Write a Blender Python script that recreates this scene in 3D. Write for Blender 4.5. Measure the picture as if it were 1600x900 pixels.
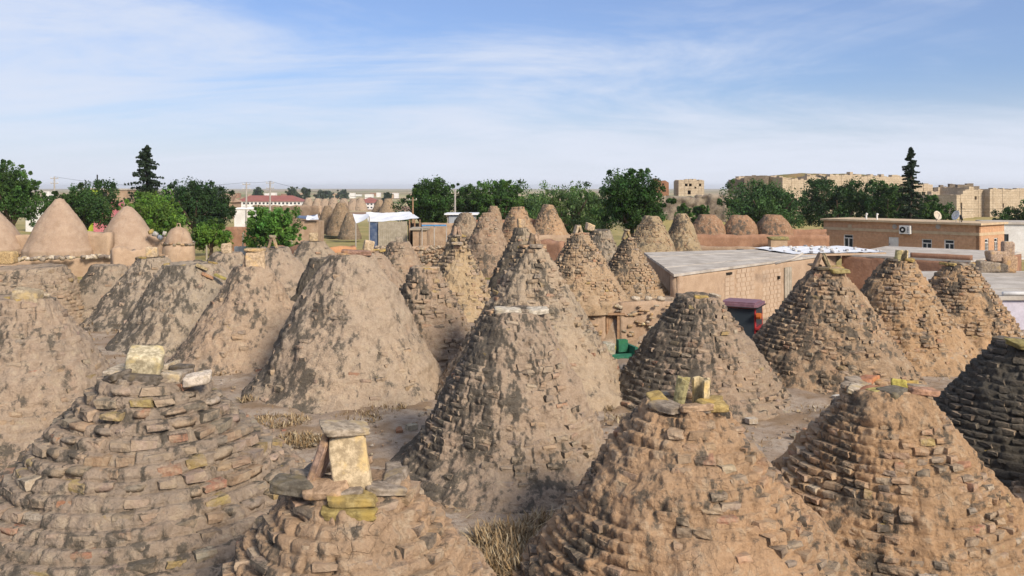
import bpy, math, random
import numpy as np
from mathutils import Vector, Matrix, Euler

for o in list(bpy.data.objects): bpy.data.objects.remove(o)
S = bpy.context.scene
COL = S.collection
R = math.radians
rnd = random.Random(7)

# ------------------------------------------------------------------ camera
CAM_H = 5.5          # eye height above the mud roofs the domes stand on
FPX = 1350.0         # focal length in pixels of a 1600 wide frame
HOR = 293.0          # row of the horizon
cam = bpy.data.cameras.new('camera'); camo = bpy.data.objects.new('camera', cam); COL.objects.link(camo)
camo.location = (0, 0, CAM_H); camo.rotation_euler = (R(90), 0, 0)
cam.sensor_width = 36; cam.lens = 36 * FPX / 1600; cam.shift_y = -(450 - HOR) / 1600
cam.clip_start = 0.1; cam.clip_end = 30000
S.camera = camo

# ------------------------------------------------------------------ light
SUN_AZ = R(36)       # to the right of straight behind the camera
SUN_EL = R(32)
sv = Vector((math.sin(SUN_AZ) * math.cos(SUN_EL), -math.cos(SUN_AZ) * math.cos(SUN_EL), math.sin(SUN_EL)))
sl = bpy.data.lights.new('sun', 'SUN'); sl.energy = 2.4; sl.angle = R(14.0); sl.color = (1.0, 0.88, 0.72)
so = bpy.data.objects.new('sun', sl); COL.objects.link(so); so.rotation_euler = sv.to_track_quat('Z', 'Y').to_euler()
S.view_settings.view_transform = 'Standard'; S.view_settings.look = 'None'
S.view_settings.exposure = 1.12; S.view_settings.gamma = 1.0; S.view_settings.use_curve_mapping = False

def nd(nt, kind, ins=None, **props):
    n = nt.nodes.new(kind)
    for k, v in props.items(): setattr(n, k, v)
    for k, v in (ins or {}).items():
        if hasattr(v, 'is_output') or isinstance(v, bpy.types.NodeSocket): nt.links.new(v, n.inputs[k])
        else: n.inputs[k].default_value = v
    return n
def mth(nt, op, a, b=0.0, c=0.0, clamp=False):
    return nd(nt, 'ShaderNodeMath', {0: a, 1: b, 2: c}, operation=op, use_clamp=clamp).outputs[0]
def mixc(nt, f, a, b, mode='MIX'):
    n = nt.nodes.new('ShaderNodeMix'); n.data_type = 'RGBA'; n.blend_type = mode
    for i, v in ((0, f), (6, a), (7, b)):
        if isinstance(v, bpy.types.NodeSocket): nt.links.new(v, n.inputs[i])
        elif i == 0: n.inputs[0].default_value = v
        else: n.inputs[i].default_value = (*v, 1) if len(v) == 3 else v
    return n.outputs[2]
def noise(nt, vec, scale, detail=4, rough=0.55, out=0, dist=0.0):
    return nd(nt, 'ShaderNodeTexNoise', {'Vector': vec, 'Scale': scale, 'Detail': detail, 'Roughness': rough, 'Distortion': dist}).outputs[out]
def ramp(nt, v, a, b, lo=0.0, hi=1.0):
    return nd(nt, 'ShaderNodeMapRange', {0: v, 1: a, 2: b, 3: lo, 4: hi}, interpolation_type='SMOOTHSTEP').outputs[0]
def mapping(nt, vec, loc=(0, 0, 0), scale=(1, 1, 1), rot=(0, 0, 0)):
    return nd(nt, 'ShaderNodeMapping', {0: vec, 1: loc, 2: rot, 3: scale}).outputs[0]

w = bpy.data.worlds.new('World'); S.world = w; w.use_nodes = True
nt = w.node_tree; nt.nodes.clear()
sky = nd(nt, 'ShaderNodeTexSky', sky_type='NISHITA', sun_disc=False, sun_elevation=SUN_EL, sun_rotation=math.pi - SUN_AZ,
         air_density=1.0, dust_density=1.5, ozone_density=2.0, altitude=300)
OFF1 = (0.7, 6.3); OFF2 = (9.9, 3.1)
gen = nd(nt, 'ShaderNodeTexCoord').outputs['Generated']
sep = nd(nt, 'ShaderNodeSeparateXYZ', {0: gen})
zz = mth(nt, 'ADD', mth(nt, 'MAXIMUM', sep.outputs[2], 0.0), 0.16)
cv = nd(nt, 'ShaderNodeCombineXYZ', {0: mth(nt, 'DIVIDE', sep.outputs[0], zz), 1: mth(nt, 'DIVIDE', sep.outputs[1], zz), 2: 0.0}).outputs[0]
c1 = noise(nt, mapping(nt, cv, (OFF1[0], OFF1[1], 0), (0.30, 0.55, 1), (0, 0, R(-14))), 1.0, 9, 0.55, 0, 0.6)      # broad banks
c2 = noise(nt, mapping(nt, cv, (OFF2[0], OFF2[1], 0), (0.5, 0.95, 1), (0, 0, R(30))), 1.15, 12, 0.66, 0, 1.0)    # wisps
cl = mth(nt, 'ADD', mth(nt, 'MULTIPLY', c1, 0.60), mth(nt, 'MULTIPLY', c2, 0.42))
cmask = ramp(nt, cl, 0.40, 0.62, 0.16, 0.90)
hz = ramp(nt, sep.outputs[2], -0.02, 0.13, 1.0, 0.0)
skyc = mixc(nt, 1.0, sky.outputs[0], (0.47, 0.58, 0.80), 'MULTIPLY')
skyf = mixc(nt, cmask, skyc, (4.2, 4.55, 5.35))
skyf = mixc(nt, hz, skyf, (4.6, 4.85, 5.5))
bg = nd(nt, 'ShaderNodeBackground', {'Color': skyf, 'Strength': 0.080})
nd(nt, 'ShaderNodeOutputWorld', {0: bg.outputs[0]})

# ------------------------------------------------------------------ helpers
def at(px, py, z):
    k = (CAM_H - z) / (py - HOR)
    return Vector(((px - 800) * k, FPX * k, z))
def far(px, py, d):
    return Vector(((px - 800) * d / FPX, d, CAM_H - (py - HOR) * d / FPX))

def obj(name, mesh, mat=None, parent=None, loc=(0, 0, 0), rot=None, scale=None, color=None):
    o = bpy.data.objects.new(name, mesh); COL.objects.link(o)
    if parent is not None: o.parent = parent
    o.location = loc
    if rot is not None: o.rotation_euler = rot
    if scale is not None: o.scale = scale
    if color is not None: o.color = color
    if mat is not None and mesh is not None and not mesh.materials: mesh.materials.append(mat)
    return o
def mesh_of(name, v, f, smooth=False):
    me = bpy.data.meshes.new(name); me.from_pydata([tuple(p) for p in v] if not isinstance(v, np.ndarray) else v.tolist(), [], f if not isinstance(f, np.ndarray) else f.tolist())
    if smooth: me.polygons.foreach_set('use_smooth', [True] * len(me.polygons))
    me.update(); return me
def fast_mesh(name, v, quads, smooth=False, col=None):
    me = bpy.data.meshes.new(name); n = len(quads); k = quads.shape[1]
    me.vertices.add(len(v)); me.vertices.foreach_set('co', v.astype(np.float32).ravel())
    me.loops.add(n * k); me.loops.foreach_set('vertex_index', quads.astype(np.int32).ravel())
    me.polygons.add(n); me.polygons.foreach_set('loop_start', np.arange(0, n * k, k, dtype=np.int32))
    me.polygons.foreach_set('use_smooth', np.full(n, smooth))
    me.update(calc_edges=True)
    if col is not None:
        a = me.color_attributes.new('Col', 'FLOAT_COLOR', 'POINT'); a.data.foreach_set('color', col.astype(np.float32).ravel())
    return me
def tag(o, label=None, cat=None, group=None, kind=None):
    if label: o['label'] = label
    if cat: o['category'] = cat
    if group: o['group'] = group
    if kind: o['kind'] = kind
    return o
def thing(name, label, cat, loc=(0, 0, 0), rz=0.0, group=None):
    o = bpy.data.objects.new(name, None); COL.objects.link(o); o.location = loc; o.rotation_euler = (0, 0, rz)
    o.empty_display_size = 0.2
    return tag(o, label, cat, group)

class MB:
    """collects boxes, tubes and prisms into one mesh"""
    def __init__(s): s.v = []; s.f = []
    def box(s, a, b):
        n = len(s.v); (x0, y0, z0), (x1, y1, z1) = a, b
        s.v += [(x0, y0, z0), (x1, y0, z0), (x1, y1, z0), (x0, y1, z0), (x0, y0, z1), (x1, y0, z1), (x1, y1, z1), (x0, y1, z1)]
        s.f += [tuple(n + i for i in q) for q in ((0, 3, 2, 1), (4, 5, 6, 7), (0, 1, 5, 4), (1, 2, 6, 5), (2, 3, 7, 6), (3, 0, 4, 7))]
        return s
    def prism(s, poly, z0, z1):
        n = len(s.v); k = len(poly)
        s.v += [(p[0], p[1], z0) for p in poly] + [(p[0], p[1], z1) for p in poly]
        s.f += [tuple(n + i for i in range(k))[::-1], tuple(n + k + i for i in range(k))]
        s.f += [(n + i, n + (i + 1) % k, n + k + (i + 1) % k, n + k + i) for i in range(k)]
        return s
    def tube(s, pts, rad, seg=8, cap=True):
        pts = [Vector(p) for p in pts]
        if not hasattr(rad, '__len__'): rad = [rad] * len(pts)
        n0 = len(s.v)
        for i, p in enumerate(pts):
            d = (pts[min(i + 1, len(pts) - 1)] - pts[max(i - 1, 0)]).normalized()
            u = d.cross(Vector((0.13, 0.31, 0.94) if abs(d.z) < 0.9 else (1, 0, 0.1))).normalized(); q = d.cross(u)
            for j in range(seg):
                a = 2 * math.pi * j / seg; s.v.append(tuple(p + (u * math.cos(a) + q * math.sin(a)) * rad[i]))
        for i in range(len(pts) - 1):
            for j in range(seg):
                a = n0 + i * seg + j; b = n0 + i * seg + (j + 1) % seg; s.f.append((a, b, b + seg, a + seg))
        if cap:
            s.f.append(tuple(n0 + j for j in range(seg))[::-1]); e = n0 + (len(pts) - 1) * seg; s.f.append(tuple(e + j for j in range(seg)))
        return s
    def build(s, name, mat, parent=None, smooth=False, loc=(0, 0, 0), rot=None, color=None):
        return obj(name, mesh_of(name, s.v, s.f, smooth), mat, parent, loc, rot, None, color)

# vectorised value noise
def _hash(i, j, k, seed):
    h = (i * 374761393 + j * 668265263 + k * 2147483647 + seed * 974711) & 0xffffffff
    h = ((h ^ (h >> 13)) * 1274126177) & 0xffffffff
    h = ((h ^ (h >> 16)) * 2246822519) & 0xffffffff
    return ((h ^ (h >> 15)) & 0xffffff) / float(0xffffff)
def vnoise(p, seed=0):
    i = np.floor(p).astype(np.int64); f = p - i; f = f * f * (3 - 2 * f); r = 0
    for a in (0, 1):
        for b in (0, 1):
            for c in (0, 1):
                wgt = (f[:, 0] if a else 1 - f[:, 0]) * (f[:, 1] if b else 1 - f[:, 1]) * (f[:, 2] if c else 1 - f[:, 2])
                r = r + wgt * _hash(i[:, 0] + a, i[:, 1] + b, i[:, 2] + c, seed)
    return r
def fbm(p, sc, octv=3, seed=0):
    t = 0; a = 1; tot = 0; q = p * sc
    for o in range(octv):
        t = t + a * (vnoise(q, seed + o) - 0.5); tot += a; a *= 0.5; q = q * 2.03 + 11.7
    return t / tot * 2      # about -1..1
def sstep(x, a, b):
    t = np.clip((x - a) / (b - a), 0, 1); return t * t * (3 - 2 * t)

# ------------------------------------------------------------------ materials
def new_mat(name):
    m = bpy.data.materials.new(name); m.use_nodes = True; n = m.node_tree; n.nodes.clear(); return m, n
def finish(nt, col, rough=0.9, bump=None, bstr=0.5, bdist=0.03, spec=0.2, metal=0.0):
    ins = {'Base Color': col if isinstance(col, bpy.types.NodeSocket) else (*col, 1), 'Roughness': rough, 'Specular IOR Level': spec, 'Metallic': metal}
    if bump is not None:
        ins['Normal'] = nd(nt, 'ShaderNodeBump', {'Height': bump, 'Strength': bstr, 'Distance': bdist}).outputs[0]
    b = nd(nt, 'ShaderNodeBsdfPrincipled', ins)
    nd(nt, 'ShaderNodeOutputMaterial', {0: b.outputs[0]})

def mud_material(name, attr=False, brick=False):
    m, nt = new_mat(name)
    g = nd(nt, 'ShaderNodeNewGeometry'); pos = g.outputs['Position']
    nx = nd(nt, 'ShaderNodeSeparateXYZ', {0: g.outputs['Normal']}).outputs[0]
    if attr:
        a = nd(nt, 'ShaderNodeAttribute', attribute_name='Col'); base, alpha = a.outputs['Color'], a.outputs['Alpha']
    else:
        a = nd(nt, 'ShaderNodeObjectInfo'); base, alpha = a.outputs['Color'], a.outputs['Alpha']
    if brick:   # clay smeared over the brick face
        base = mixc(nt, ramp(nt, noise(nt, pos, 5.0, 5, 0.65), 0.42, 0.60, 0.05, 0.70), base, (0.43, 0.325, 0.222))
    nA = noise(nt, pos, 0.7, 3); nB = noise(nt, pos, 4.5, 6, 0.62); nC = noise(nt, pos, 24, 6, 0.65)
    c = mixc(nt, ramp(nt, nA, 0.35, 0.65, 0, 0.5), base, mixc(nt, 1.0, base, (0.78, 0.84, 0.90), 'MULTIPLY'))
    c = mixc(nt, ramp(nt, nB, 0.52, 0.66, 0, 0.30 if brick else 0.45), c, (0.51, 0.415, 0.30))
    c = mixc(nt, ramp(nt, nB, 0.50, 0.34, 0, 0.45), c, mixc(nt, 1.0, c, (0.60, 0.59, 0.58), 'MULTIPLY'))
    c = mixc(nt, ramp(nt, noise(nt, pos, 2.2, 4, 0.6), 0.58, 0.70, 0, 0.28), c, (0.42, 0.28, 0.195))
    c = mixc(nt, ramp(nt, nC, 0.30, 0.72, 0.42, 0.0), c, mixc(nt, 1.0, c, (0.5, 0.48, 0.46), 'MULTIPLY'))
    # black crust lichen, thickest on the weather side
    lic = noise(nt, mapping(nt, pos, (3, 8, 1), (1, 1, 0.55)), 3.0, 9, 0.74)
    lic = mth(nt, 'ADD', lic, mth(nt, 'MULTIPLY', alpha, mth(nt, 'MULTIPLY_ADD', nx, -0.25, 0.12)))
    lic = mth(nt, 'ADD', lic, mth(nt, 'MULTIPLY', mth(nt, 'SUBTRACT', noise(nt, pos, 0.55, 2), 0.5), 0.35))
    lm = ramp(nt, lic, 0.545, 0.66, 0, 0.86)
    c = mixc(nt, lm, c, mixc(nt, nC, (0.035, 0.032, 0.027), (0.135, 0.12, 0.098)))
    # grey crust
    gm = ramp(nt, noise(nt, pos, 5.3, 7, 0.7), 0.60, 0.70, 0, 0.45)
    c = mixc(nt, gm, c, (0.25, 0.225, 0.19))
    yl = ramp(nt, noise(nt, mapping(nt, pos, (9, 1, 4), (1, 1, 1.6)), 3.4, 5, 0.6), 0.69, 0.75, 0, 0.62)
    c = mixc(nt, yl, c, (0.36, 0.255, 0.07))
    wsp = ramp(nt, noise(nt, pos, 38, 2, 0.5), 0.74, 0.79, 0, 0.6)
    c = mixc(nt, wsp, c, (0.6, 0.54, 0.45))
    fine = noise(nt, pos, 60, 6, 0.7)
    cr = nd(nt, 'ShaderNodeTexVoronoi', {'Vector': mixc(nt, 0.12, pos, noise(nt, pos, 3, 4, out=1)), 'Scale': 5.0}, feature='DISTANCE_TO_EDGE').outputs[0]
    crk = mth(nt, 'MULTIPLY', ramp(nt, cr, 0.0, 0.03, -0.30 if not brick else -0.08, 0.0), ramp(nt, noise(nt, pos, 1.3, 3), 0.48, 0.66))
    h = mth(nt, 'ADD', mth(nt, 'MULTIPLY', nC, 1.0), mth(nt, 'MULTIPLY', fine, 0.35))
    h = mth(nt, 'ADD', h, mth(nt, 'MULTIPLY', nB, 1.6 if not brick else 0.8))
    h = mth(nt, 'ADD', h, crk)
    finish(nt, c, 0.95, h, 0.9, 0.055 if not brick else 0.035, 0.1)
    return m
M_MUD = mud_material('mud_plaster')
M_BRK = mud_material('mud_brick', brick=True)
M_PLASTER = None
M_BRKA = mud_material('mud_brick_joined', attr=True, brick=True)

def noisy(name, ca, cb, scale=3.0, rough=0.9, bdist=0.02, bstr=0.5, detail=6, stain=None, spec=0.2, metal=0.0):
    m, nt = new_mat(name); pos = nd(nt, 'ShaderNodeNewGeometry').outputs['Position']
    n1 = noise(nt, pos, scale, detail, 0.62); n2 = noise(nt, pos, scale * 9, 5, 0.6)
    c = mixc(nt, ramp(nt, n1, 0.35, 0.65), ca, cb)
    c = mixc(nt, ramp(nt, n2, 0.3, 0.7, 0.3, 0.0), c, mixc(nt, 1.0, c, (0.55, 0.55, 0.55), 'MULTIPLY'))
    if stain:
        c = mixc(nt, ramp(nt, noise(nt, mapping(nt, pos, (5, 5, 5), (1, 1, 0.5)), scale * 0.7, 6, 0.7), 0.56, 0.68, 0, 0.7), c, stain)
    finish(nt, c, rough, mth(nt, 'ADD', n1, mth(nt, 'MULTIPLY', n2, 0.4)), bstr, bdist, spec, metal)
    return m
def objcol_mat(name, rough=0.85, scale=14, bdist=0.015, var=0.5):
    m, nt = new_mat(name); pos = nd(nt, 'ShaderNodeNewGeometry').outputs['Position']
    b = nd(nt, 'ShaderNodeObjectInfo').outputs['Color']; n1 = noise(nt, pos, scale, 7, 0.7); n0 = noise(nt, pos, scale * 0.3, 5, 0.6)
    c = mixc(nt, ramp(nt, n1, 0.40, 0.62, var, 0), b, mixc(nt, 1.0, b, (0.45, 0.43, 0.40), 'MULTIPLY'))
    c = mixc(nt, ramp(nt, n0, 0.52, 0.66, 0, var), c, mixc(nt, 1.0, b, (1.02, 0.93, 0.66), 'MULTIPLY'))
    finish(nt, c, rough, n1, 0.7, bdist, 0.15); return m
M_STONE = objcol_mat('weathered_stone', 0.95, 11, 0.035, 0.8)
M_PAINT = objcol_mat('plain_painted', 0.6, 5, 0.002, 0.45)
M_PLAST = objcol_mat('painted_plaster', 0.9, 1.2, 0.01, 0.35)

def ashlar(name, ca, cb, mortar, sx, sy, rough=0.92, stain=(0.10, 0.085, 0.07), bd=0.05):
    m, nt = new_mat(name); tc = nd(nt, 'ShaderNodeTexCoord').outputs['Object']; s = nd(nt, 'ShaderNodeSeparateXYZ', {0: tc})
    u = mth(nt, 'ADD', s.outputs[0], mth(nt, 'MULTIPLY', s.outputs[1], 0.83))
    v = nd(nt, 'ShaderNodeCombineXYZ', {0: u, 1: s.outputs[2], 2: 0.0}).outputs[0]
    v = nd(nt, 'ShaderNodeVectorMath', {0: v, 1: nd(nt, 'ShaderNodeVectorMath', {0: noise(nt, tc, 0.8, 3, out=1), 3: 0.16}, operation='SCALE').outputs[0]}, operation='ADD').outputs[0]
    b = nd(nt, 'ShaderNodeTexBrick', {'Vector': v, 'Color1': (*ca, 1), 'Color2': (*cb, 1), 'Mortar': (*mortar, 1), 'Scale': 1.0, 'Mortar Size': 0.018, 'Bias': 0.0, 'Brick Width': sx, 'Row Height': sy})
    n1 = noise(nt, tc, 0.35, 6, 0.66); n2 = noise(nt, tc, 3.5, 6, 0.66)
    c = mixc(nt, ramp(nt, n2, 0.35, 0.7, 0.5, 0), b.outputs[0], mixc(nt, 1.0, b.outputs[0], (0.55, 0.52, 0.5), 'MULTIPLY'))
    c = mixc(nt, ramp(nt, n1, 0.52, 0.72, 0, 0.65), c, stain)
    h = mth(nt, 'SUBTRACT', n2, mth(nt, 'MULTIPLY', b.outputs[1], 0.8))
    finish(nt, c, rough, h, 0.8, bd, 0.1); return m
M_CASTLE = ashlar('castle_ashlar', (0.55, 0.455, 0.335), (0.46, 0.37, 0.265), (0.32, 0.26, 0.195), 1.1, 0.55, stain=(0.38, 0.30, 0.215))
M_CASTLE_D = ashlar('castle_dark_ashlar', (0.29, 0.235, 0.175), (0.21, 0.17, 0.13), (0.12, 0.10, 0.08), 0.9, 0.45)
M_HOUSE = ashlar('orange_stone_blocks', (0.56, 0.335, 0.205), (0.50, 0.29, 0.17), (0.56, 0.37, 0.24), 0.85, 0.42, stain=(0.44, 0.26, 0.16), bd=0.02)
M_BAND = noisy('cream_band', (0.55, 0.42, 0.28), (0.46, 0.34, 0.22), 2)
M_RED_RUIN = ashlar('red_brick_ruin', (0.38, 0.20, 0.12), (0.32, 0.165, 0.10), (0.2, 0.12, 0.08), 0.5, 0.2)
M_MUDWALL = noisy('mud_wall', (0.42, 0.305, 0.215), (0.33, 0.225, 0.15), 1.4, 0.95, 0.08, 0.8, stain=(0.21, 0.155, 0.115))
M_PLASTER = noisy('smooth_mud_plaster', (0.40, 0.295, 0.215), (0.345, 0.245, 0.175), 1.1, 0.95, 0.09, 0.9, stain=(0.27, 0.19, 0.13))
M_REDMUD = noisy('red_mud_wall', (0.34, 0.195, 0.125), (0.25, 0.135, 0.085), 1.1, 0.95, 0.08, 0.8, stain=(0.17, 0.11, 0.08))
M_TANWALL = noisy('tan_plaster_wall', (0.45, 0.325, 0.225), (0.37, 0.26, 0.175), 1.6, 0.95, 0.03, 0.6, stain=(0.26, 0.19, 0.135))
M_ROOF = noisy('concrete_roof', (0.50, 0.455, 0.40), (0.36, 0.32, 0.275), 0.9, 0.9, 0.02, 0.4, stain=(0.23, 0.20, 0.17))
M_LILAC = noisy('pale_limewash', (0.56, 0.53, 0.60), (0.48, 0.45, 0.52), 1.0, 0.9, 0.01, 0.4, stain=(0.40, 0.36, 0.38))
M_WHITE = noisy('white_paint', (0.74, 0.73, 0.71), (0.62, 0.60, 0.57), 0.6, 0.8, 0.01, 0.3)
M_TARP = noisy('white_tarpaulin', (0.80, 0.80, 0.80), (0.68, 0.70, 0.74), 1.2, 0.5, 0.05, 0.6)
M_BTARP = noisy('blue_tarpaulin', (0.05, 0.08, 0.16), (0.14, 0.17, 0.24), 1.5, 0.5, 0.05, 0.6)
M_PLANK = noisy('grey_planks', (0.40, 0.35, 0.28), (0.30, 0.26, 0.2), 3, 0.85)
M_WOOD = noisy('old_door_wood', (0.26, 0.15, 0.085), (0.36, 0.235, 0.145), 5, 0.85)
M_REDROOF = noisy('red_sheet_roof', (0.30, 0.115, 0.09), (0.25, 0.095, 0.08), 0.4, 0.7)
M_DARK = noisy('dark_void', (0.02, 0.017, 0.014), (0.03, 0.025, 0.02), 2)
M_POLE = noisy('concrete_pole', (0.42, 0.39, 0.36), (0.34, 0.31, 0.28), 2)
M_BARK = noisy('bark', (0.12, 0.085, 0.06), (0.08, 0.06, 0.045), 5, 0.95, 0.05)
M_ROCK = noisy('outcrop_rock', (0.33, 0.275, 0.21), (0.17, 0.135, 0.105), 0.9, 0.95, 0.2, 1.0, stain=(0.09, 0.075, 0.06))
def glass_mat():
    m, nt = new_mat('window_glass'); finish(nt, (0.03, 0.04, 0.05), 0.08, spec=0.6); return m
M_GLASS = glass_mat()
def rubber_mat():
    m, nt = new_mat('black_rubber'); finish(nt, (0.02, 0.02, 0.02), 0.8); return m
M_RUB = rubber_mat()
def leaf_mat():
    m, nt = new_mat('leaves'); a = nd(nt, 'ShaderNodeAttribute', attribute_name='Col')
    d = nd(nt, 'ShaderNodeBsdfPrincipled', {'Base Color': a.outputs[0], 'Roughness': 0.6, 'Specular IOR Level': 0.25})
    t = nd(nt, 'ShaderNodeBsdfTranslucent', {0: a.outputs[0]})
    mx = nd(nt, 'ShaderNodeMixShader', {0: 0.28, 1: d.outputs[0], 2: t.outputs[0]})
    nd(nt, 'ShaderNodeOutputMaterial', {0: mx.outputs[0]}); return m
M_LEAF = leaf_mat()
def blade_mat():
    m, nt = new_mat('dry_blades'); a = nd(nt, 'ShaderNodeAttribute', attribute_name='Col')
    finish(nt, a.outputs[0], 0.8, spec=0.2); return m
M_BLADE = blade_mat()

def ground_mat():
    m, nt = new_mat('ground_earth'); g = nd(nt, 'ShaderNodeNewGeometry'); pos = g.outputs['Position']
    y = nd(nt, 'ShaderNodeSeparateXYZ', {0: pos}).outputs[1]
    n1 = noise(nt, pos, 0.5, 6, 0.65); n2 = noise(nt, pos, 6, 7, 0.68); n3 = noise(nt, pos, 45, 5, 0.65)
    c = mixc(nt, ramp(nt, n1, 0.38, 0.62), (0.33, 0.255, 0.195), (0.42, 0.345, 0.275))
    c = mixc(nt, ramp(nt, noise(nt, pos, 0.9, 5, 0.6), 0.46, 0.62, 0, 0.75), c, (0.25, 0.165, 0.095))
    c = mixc(nt, ramp(nt, n2, 0.5, 0.66, 0, 0.6), c, (0.22, 0.145, 0.085))
    c = mixc(nt, ramp(nt, n3, 0.34, 0.6, 0.45, 0), c, (0.13, 0.10, 0.07))
    c = mixc(nt, ramp(nt, n3, 0.66, 0.72, 0, 0.5), c, (0.5, 0.44, 0.36))
    gr = mixc(nt, ramp(nt, noise(nt, pos, 0.15, 5, 0.6), 0.4, 0.6), (0.34, 0.27, 0.12), (0.25, 0.22, 0.09))
    c = mixc(nt, ramp(nt, y, 56, 64), c, gr)
    fv = mapping(nt, pos, (40, 10, 0), (0.0045, 0.011, 1), (0, 0, R(9)))
    vor = nd(nt, 'ShaderNodeTexVoronoi', {'Vector': fv, 'Scale': 1.0, 'Randomness': 0.85}).outputs['Color']
    vs = nd(nt, 'ShaderNodeSeparateColor', {0: vor})
    f = mixc(nt, ramp(nt, vs.outputs[0], 0.2, 0.8), (0.37, 0.29, 0.17), (0.235, 0.145, 0.095))
    f = mixc(nt, ramp(nt, vs.outputs[1], 0.60, 0.70), f, (0.17, 0.20, 0.075))
    f = mixc(nt, ramp(nt, vs.outputs[2], 0.70, 0.78), f, (0.42, 0.36, 0.2))
    c = mixc(nt, ramp(nt, y, 170, 260), c, f)
    h = mth(nt, 'ADD', n2, mth(nt, 'MULTIPLY', n3, 0.45))
    finish(nt, c, 0.97, h, 0.9, 0.05, 0.08); return m
M_GROUND = ground_mat()

# ------------------------------------------------------------------ the ground
COURT = [(2.6, 28.0), (6.5, 27.0), (9.0, 29.6), (12.6, 32.2), (16.5, 35.5), (20.0, 39.0), (20.3, 58.0), (8.3, 43.4), (8.0, 41.0), (2.2, 41.0)]
def in_court_dist(x, y):
    """signed distance (positive inside) to the courtyard polygon"""
    P = np.array(COURT); n = len(P); d = np.full(x.shape, 1e9); ins = np.zeros(x.shape, bool)
    for i in range(n):
        a = P[i]; b = P[(i + 1) % n]; e = b - a; L = e @ e
        t = np.clip(((x - a[0]) * e[0] + (y - a[1]) * e[1]) / L, 0, 1)
        d = np.minimum(d, np.hypot(x - a[0] - t * e[0], y - a[1] - t * e[1]))
        c = ((a[1] > y) != (b[1] > y)) & (x < (b[0] - a[0]) * (y - a[1]) / (b[1] - a[1] + 1e-12) + a[0]); ins ^= c
    return np.where(ins, d, -d)
def ground_z(x, y):
    x = np.asarray(x, float); y = np.asarray(y, float)
    z = -1.2 * sstep(y, 50, 62) - 1.0 * sstep(y, 85, 130) - 5.8 * sstep(y, 150, 460)
    z = z - 2.0 * sstep(x, 17.5, 20.5) * sstep(y, 33, 38) * (1 - sstep(y, 50, 62) * 0.6)
    z = z - 2.0 * sstep(in_court_dist(x, y), -0.15, 0.25)
    m = sstep(x, 22, 34) * sstep(y, 170, 184) * (1 - sstep(y, 215, 260))
    z = z + m * (6.3 - 4.2 * sstep(x, 42, 54)) * (1 - sstep(x, 170, 230))
    return z
def gz(x, y): return float(ground_z(np.array([x]), np.array([y]))[0])

t = np.linspace(-1, 1, 431); xs = 24 * t + np.sign(t) * 7000 * np.abs(t) ** 9
t2 = np.linspace(0, 1, 421); ys = 2 + 62 * t2 + 9000 * t2 ** 11
X, Y = np.meshgrid(xs, ys); Pg = np.stack([X.ravel(), Y.ravel(), np.zeros(X.size)], 1)
Z = ground_z(Pg[:, 0], Pg[:, 1])
near = 1 - sstep(Pg[:, 1], 120, 300)
Z = Z + near * (0.12 * fbm(Pg, 0.5, 3, 3) + 0.07 * fbm(Pg, 2.6, 3, 9)) + (1 - near) * 1.2 * fbm(Pg, 0.004, 3, 5)
Pg[:, 2] = Z
ni, nj = X.shape; idx = np.arange(ni * nj).reshape(ni, nj)
q = np.stack([idx[:-1, :-1].ravel(), idx[:-1, 1:].ravel(), idx[1:, 1:].ravel(), idx[1:, :-1].ravel()], 1)
tag(obj('ground', fast_mesh('ground', Pg, q, True), M_GROUND), kind='structure')

# ------------------------------------------------------------------ rounded block meshes (bricks, stones, slabs)
def block(n, e, seed, rough=0.06, asym=0.1):
    """unit block, n segments per edge, superellipsoid exponent e, uneven faces"""
    g = {}; V = []; Fc = []
    def vid(p):
        k = tuple(np.round(p, 5))
        if k not in g: g[k] = len(V); V.append(p)
        return g[k]
    lin = np.linspace(-1, 1, n + 1)
    for ax in range(3):
        for sg in (-1, 1):
            for i in range(n):
                for j in range(n):
                    c = []
                    for (a, b) in ((i, j), (i + 1, j), (i + 1, j + 1), (i, j + 1)):
                        p = [0, 0, 0]; p[ax] = sg; p[(ax + 1) % 3] = lin[a]; p[(ax + 2) % 3] = lin[b]; c.append(vid(tuple(p)))
                    Fc.append(c if sg > 0 else c[::-1])
    V = np.array(V, float)
    ln = (np.abs(V) ** e).sum(1) ** (1 / e); V = V / ln[:, None]
    rs = np.random.RandomState(seed)
    V[:, 2] *= 1 + asym * (rs.rand() - 0.5) * 2 * V[:, 0]
    V[:, 0] += asym * (rs.rand() - 0.5) * 2 * V[:, 2] * 0.6
    V[:, 1] *= 1 + asym * (rs.rand() - 0.5) * 2 * V[:, 0]
    V += rough * 2 * np.stack([fbm(V + seed * 3.1 + s * 17, 1.6, 2, seed) for s in range(3)], 1)
    if n > 4: V += 0.035 * np.stack([fbm(V + seed * 1.7 + s * 9, 5.0, 2, seed + 50) for s in range(3)], 1)
    return V * 0.5, np.array(Fc)
BR = [block(2, 11.0, s, 0.075, 0.22) for s in range(10)]        # 48 triangles each
CB = [block(2, 5.0, 40 + s, 0.12, 0.30) for s in range(10)]    # rounded
BX = [block(1, 6.0, 80 + s, 0.05, 0.12) for s in range(6)]     # 12 triangles
SL = [block(7, 11.0, 60 + s, 0.055, 0.18) for s in range(8)]     # capstones
def shared(tagname, lst, mat, smooth): 
    out = []
    for i, (v, f) in enumerate(lst):
        me = fast_mesh(tagname, v, f, smooth); me.materials.append(mat); out.append(me)
    return out
BR_M = shared('brick', BR, M_BRK, False); CB_M = shared('cobble_brick', CB, M_BRK, True); SL_M = shared('slab', SL, M_STONE, True)
BT_M = shared('wall_block', BX, noisy('pale_block', (0.48, 0.365, 0.265), (0.43, 0.32, 0.23), 2.0, 0.95, 0.02, 0.5), False)
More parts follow.
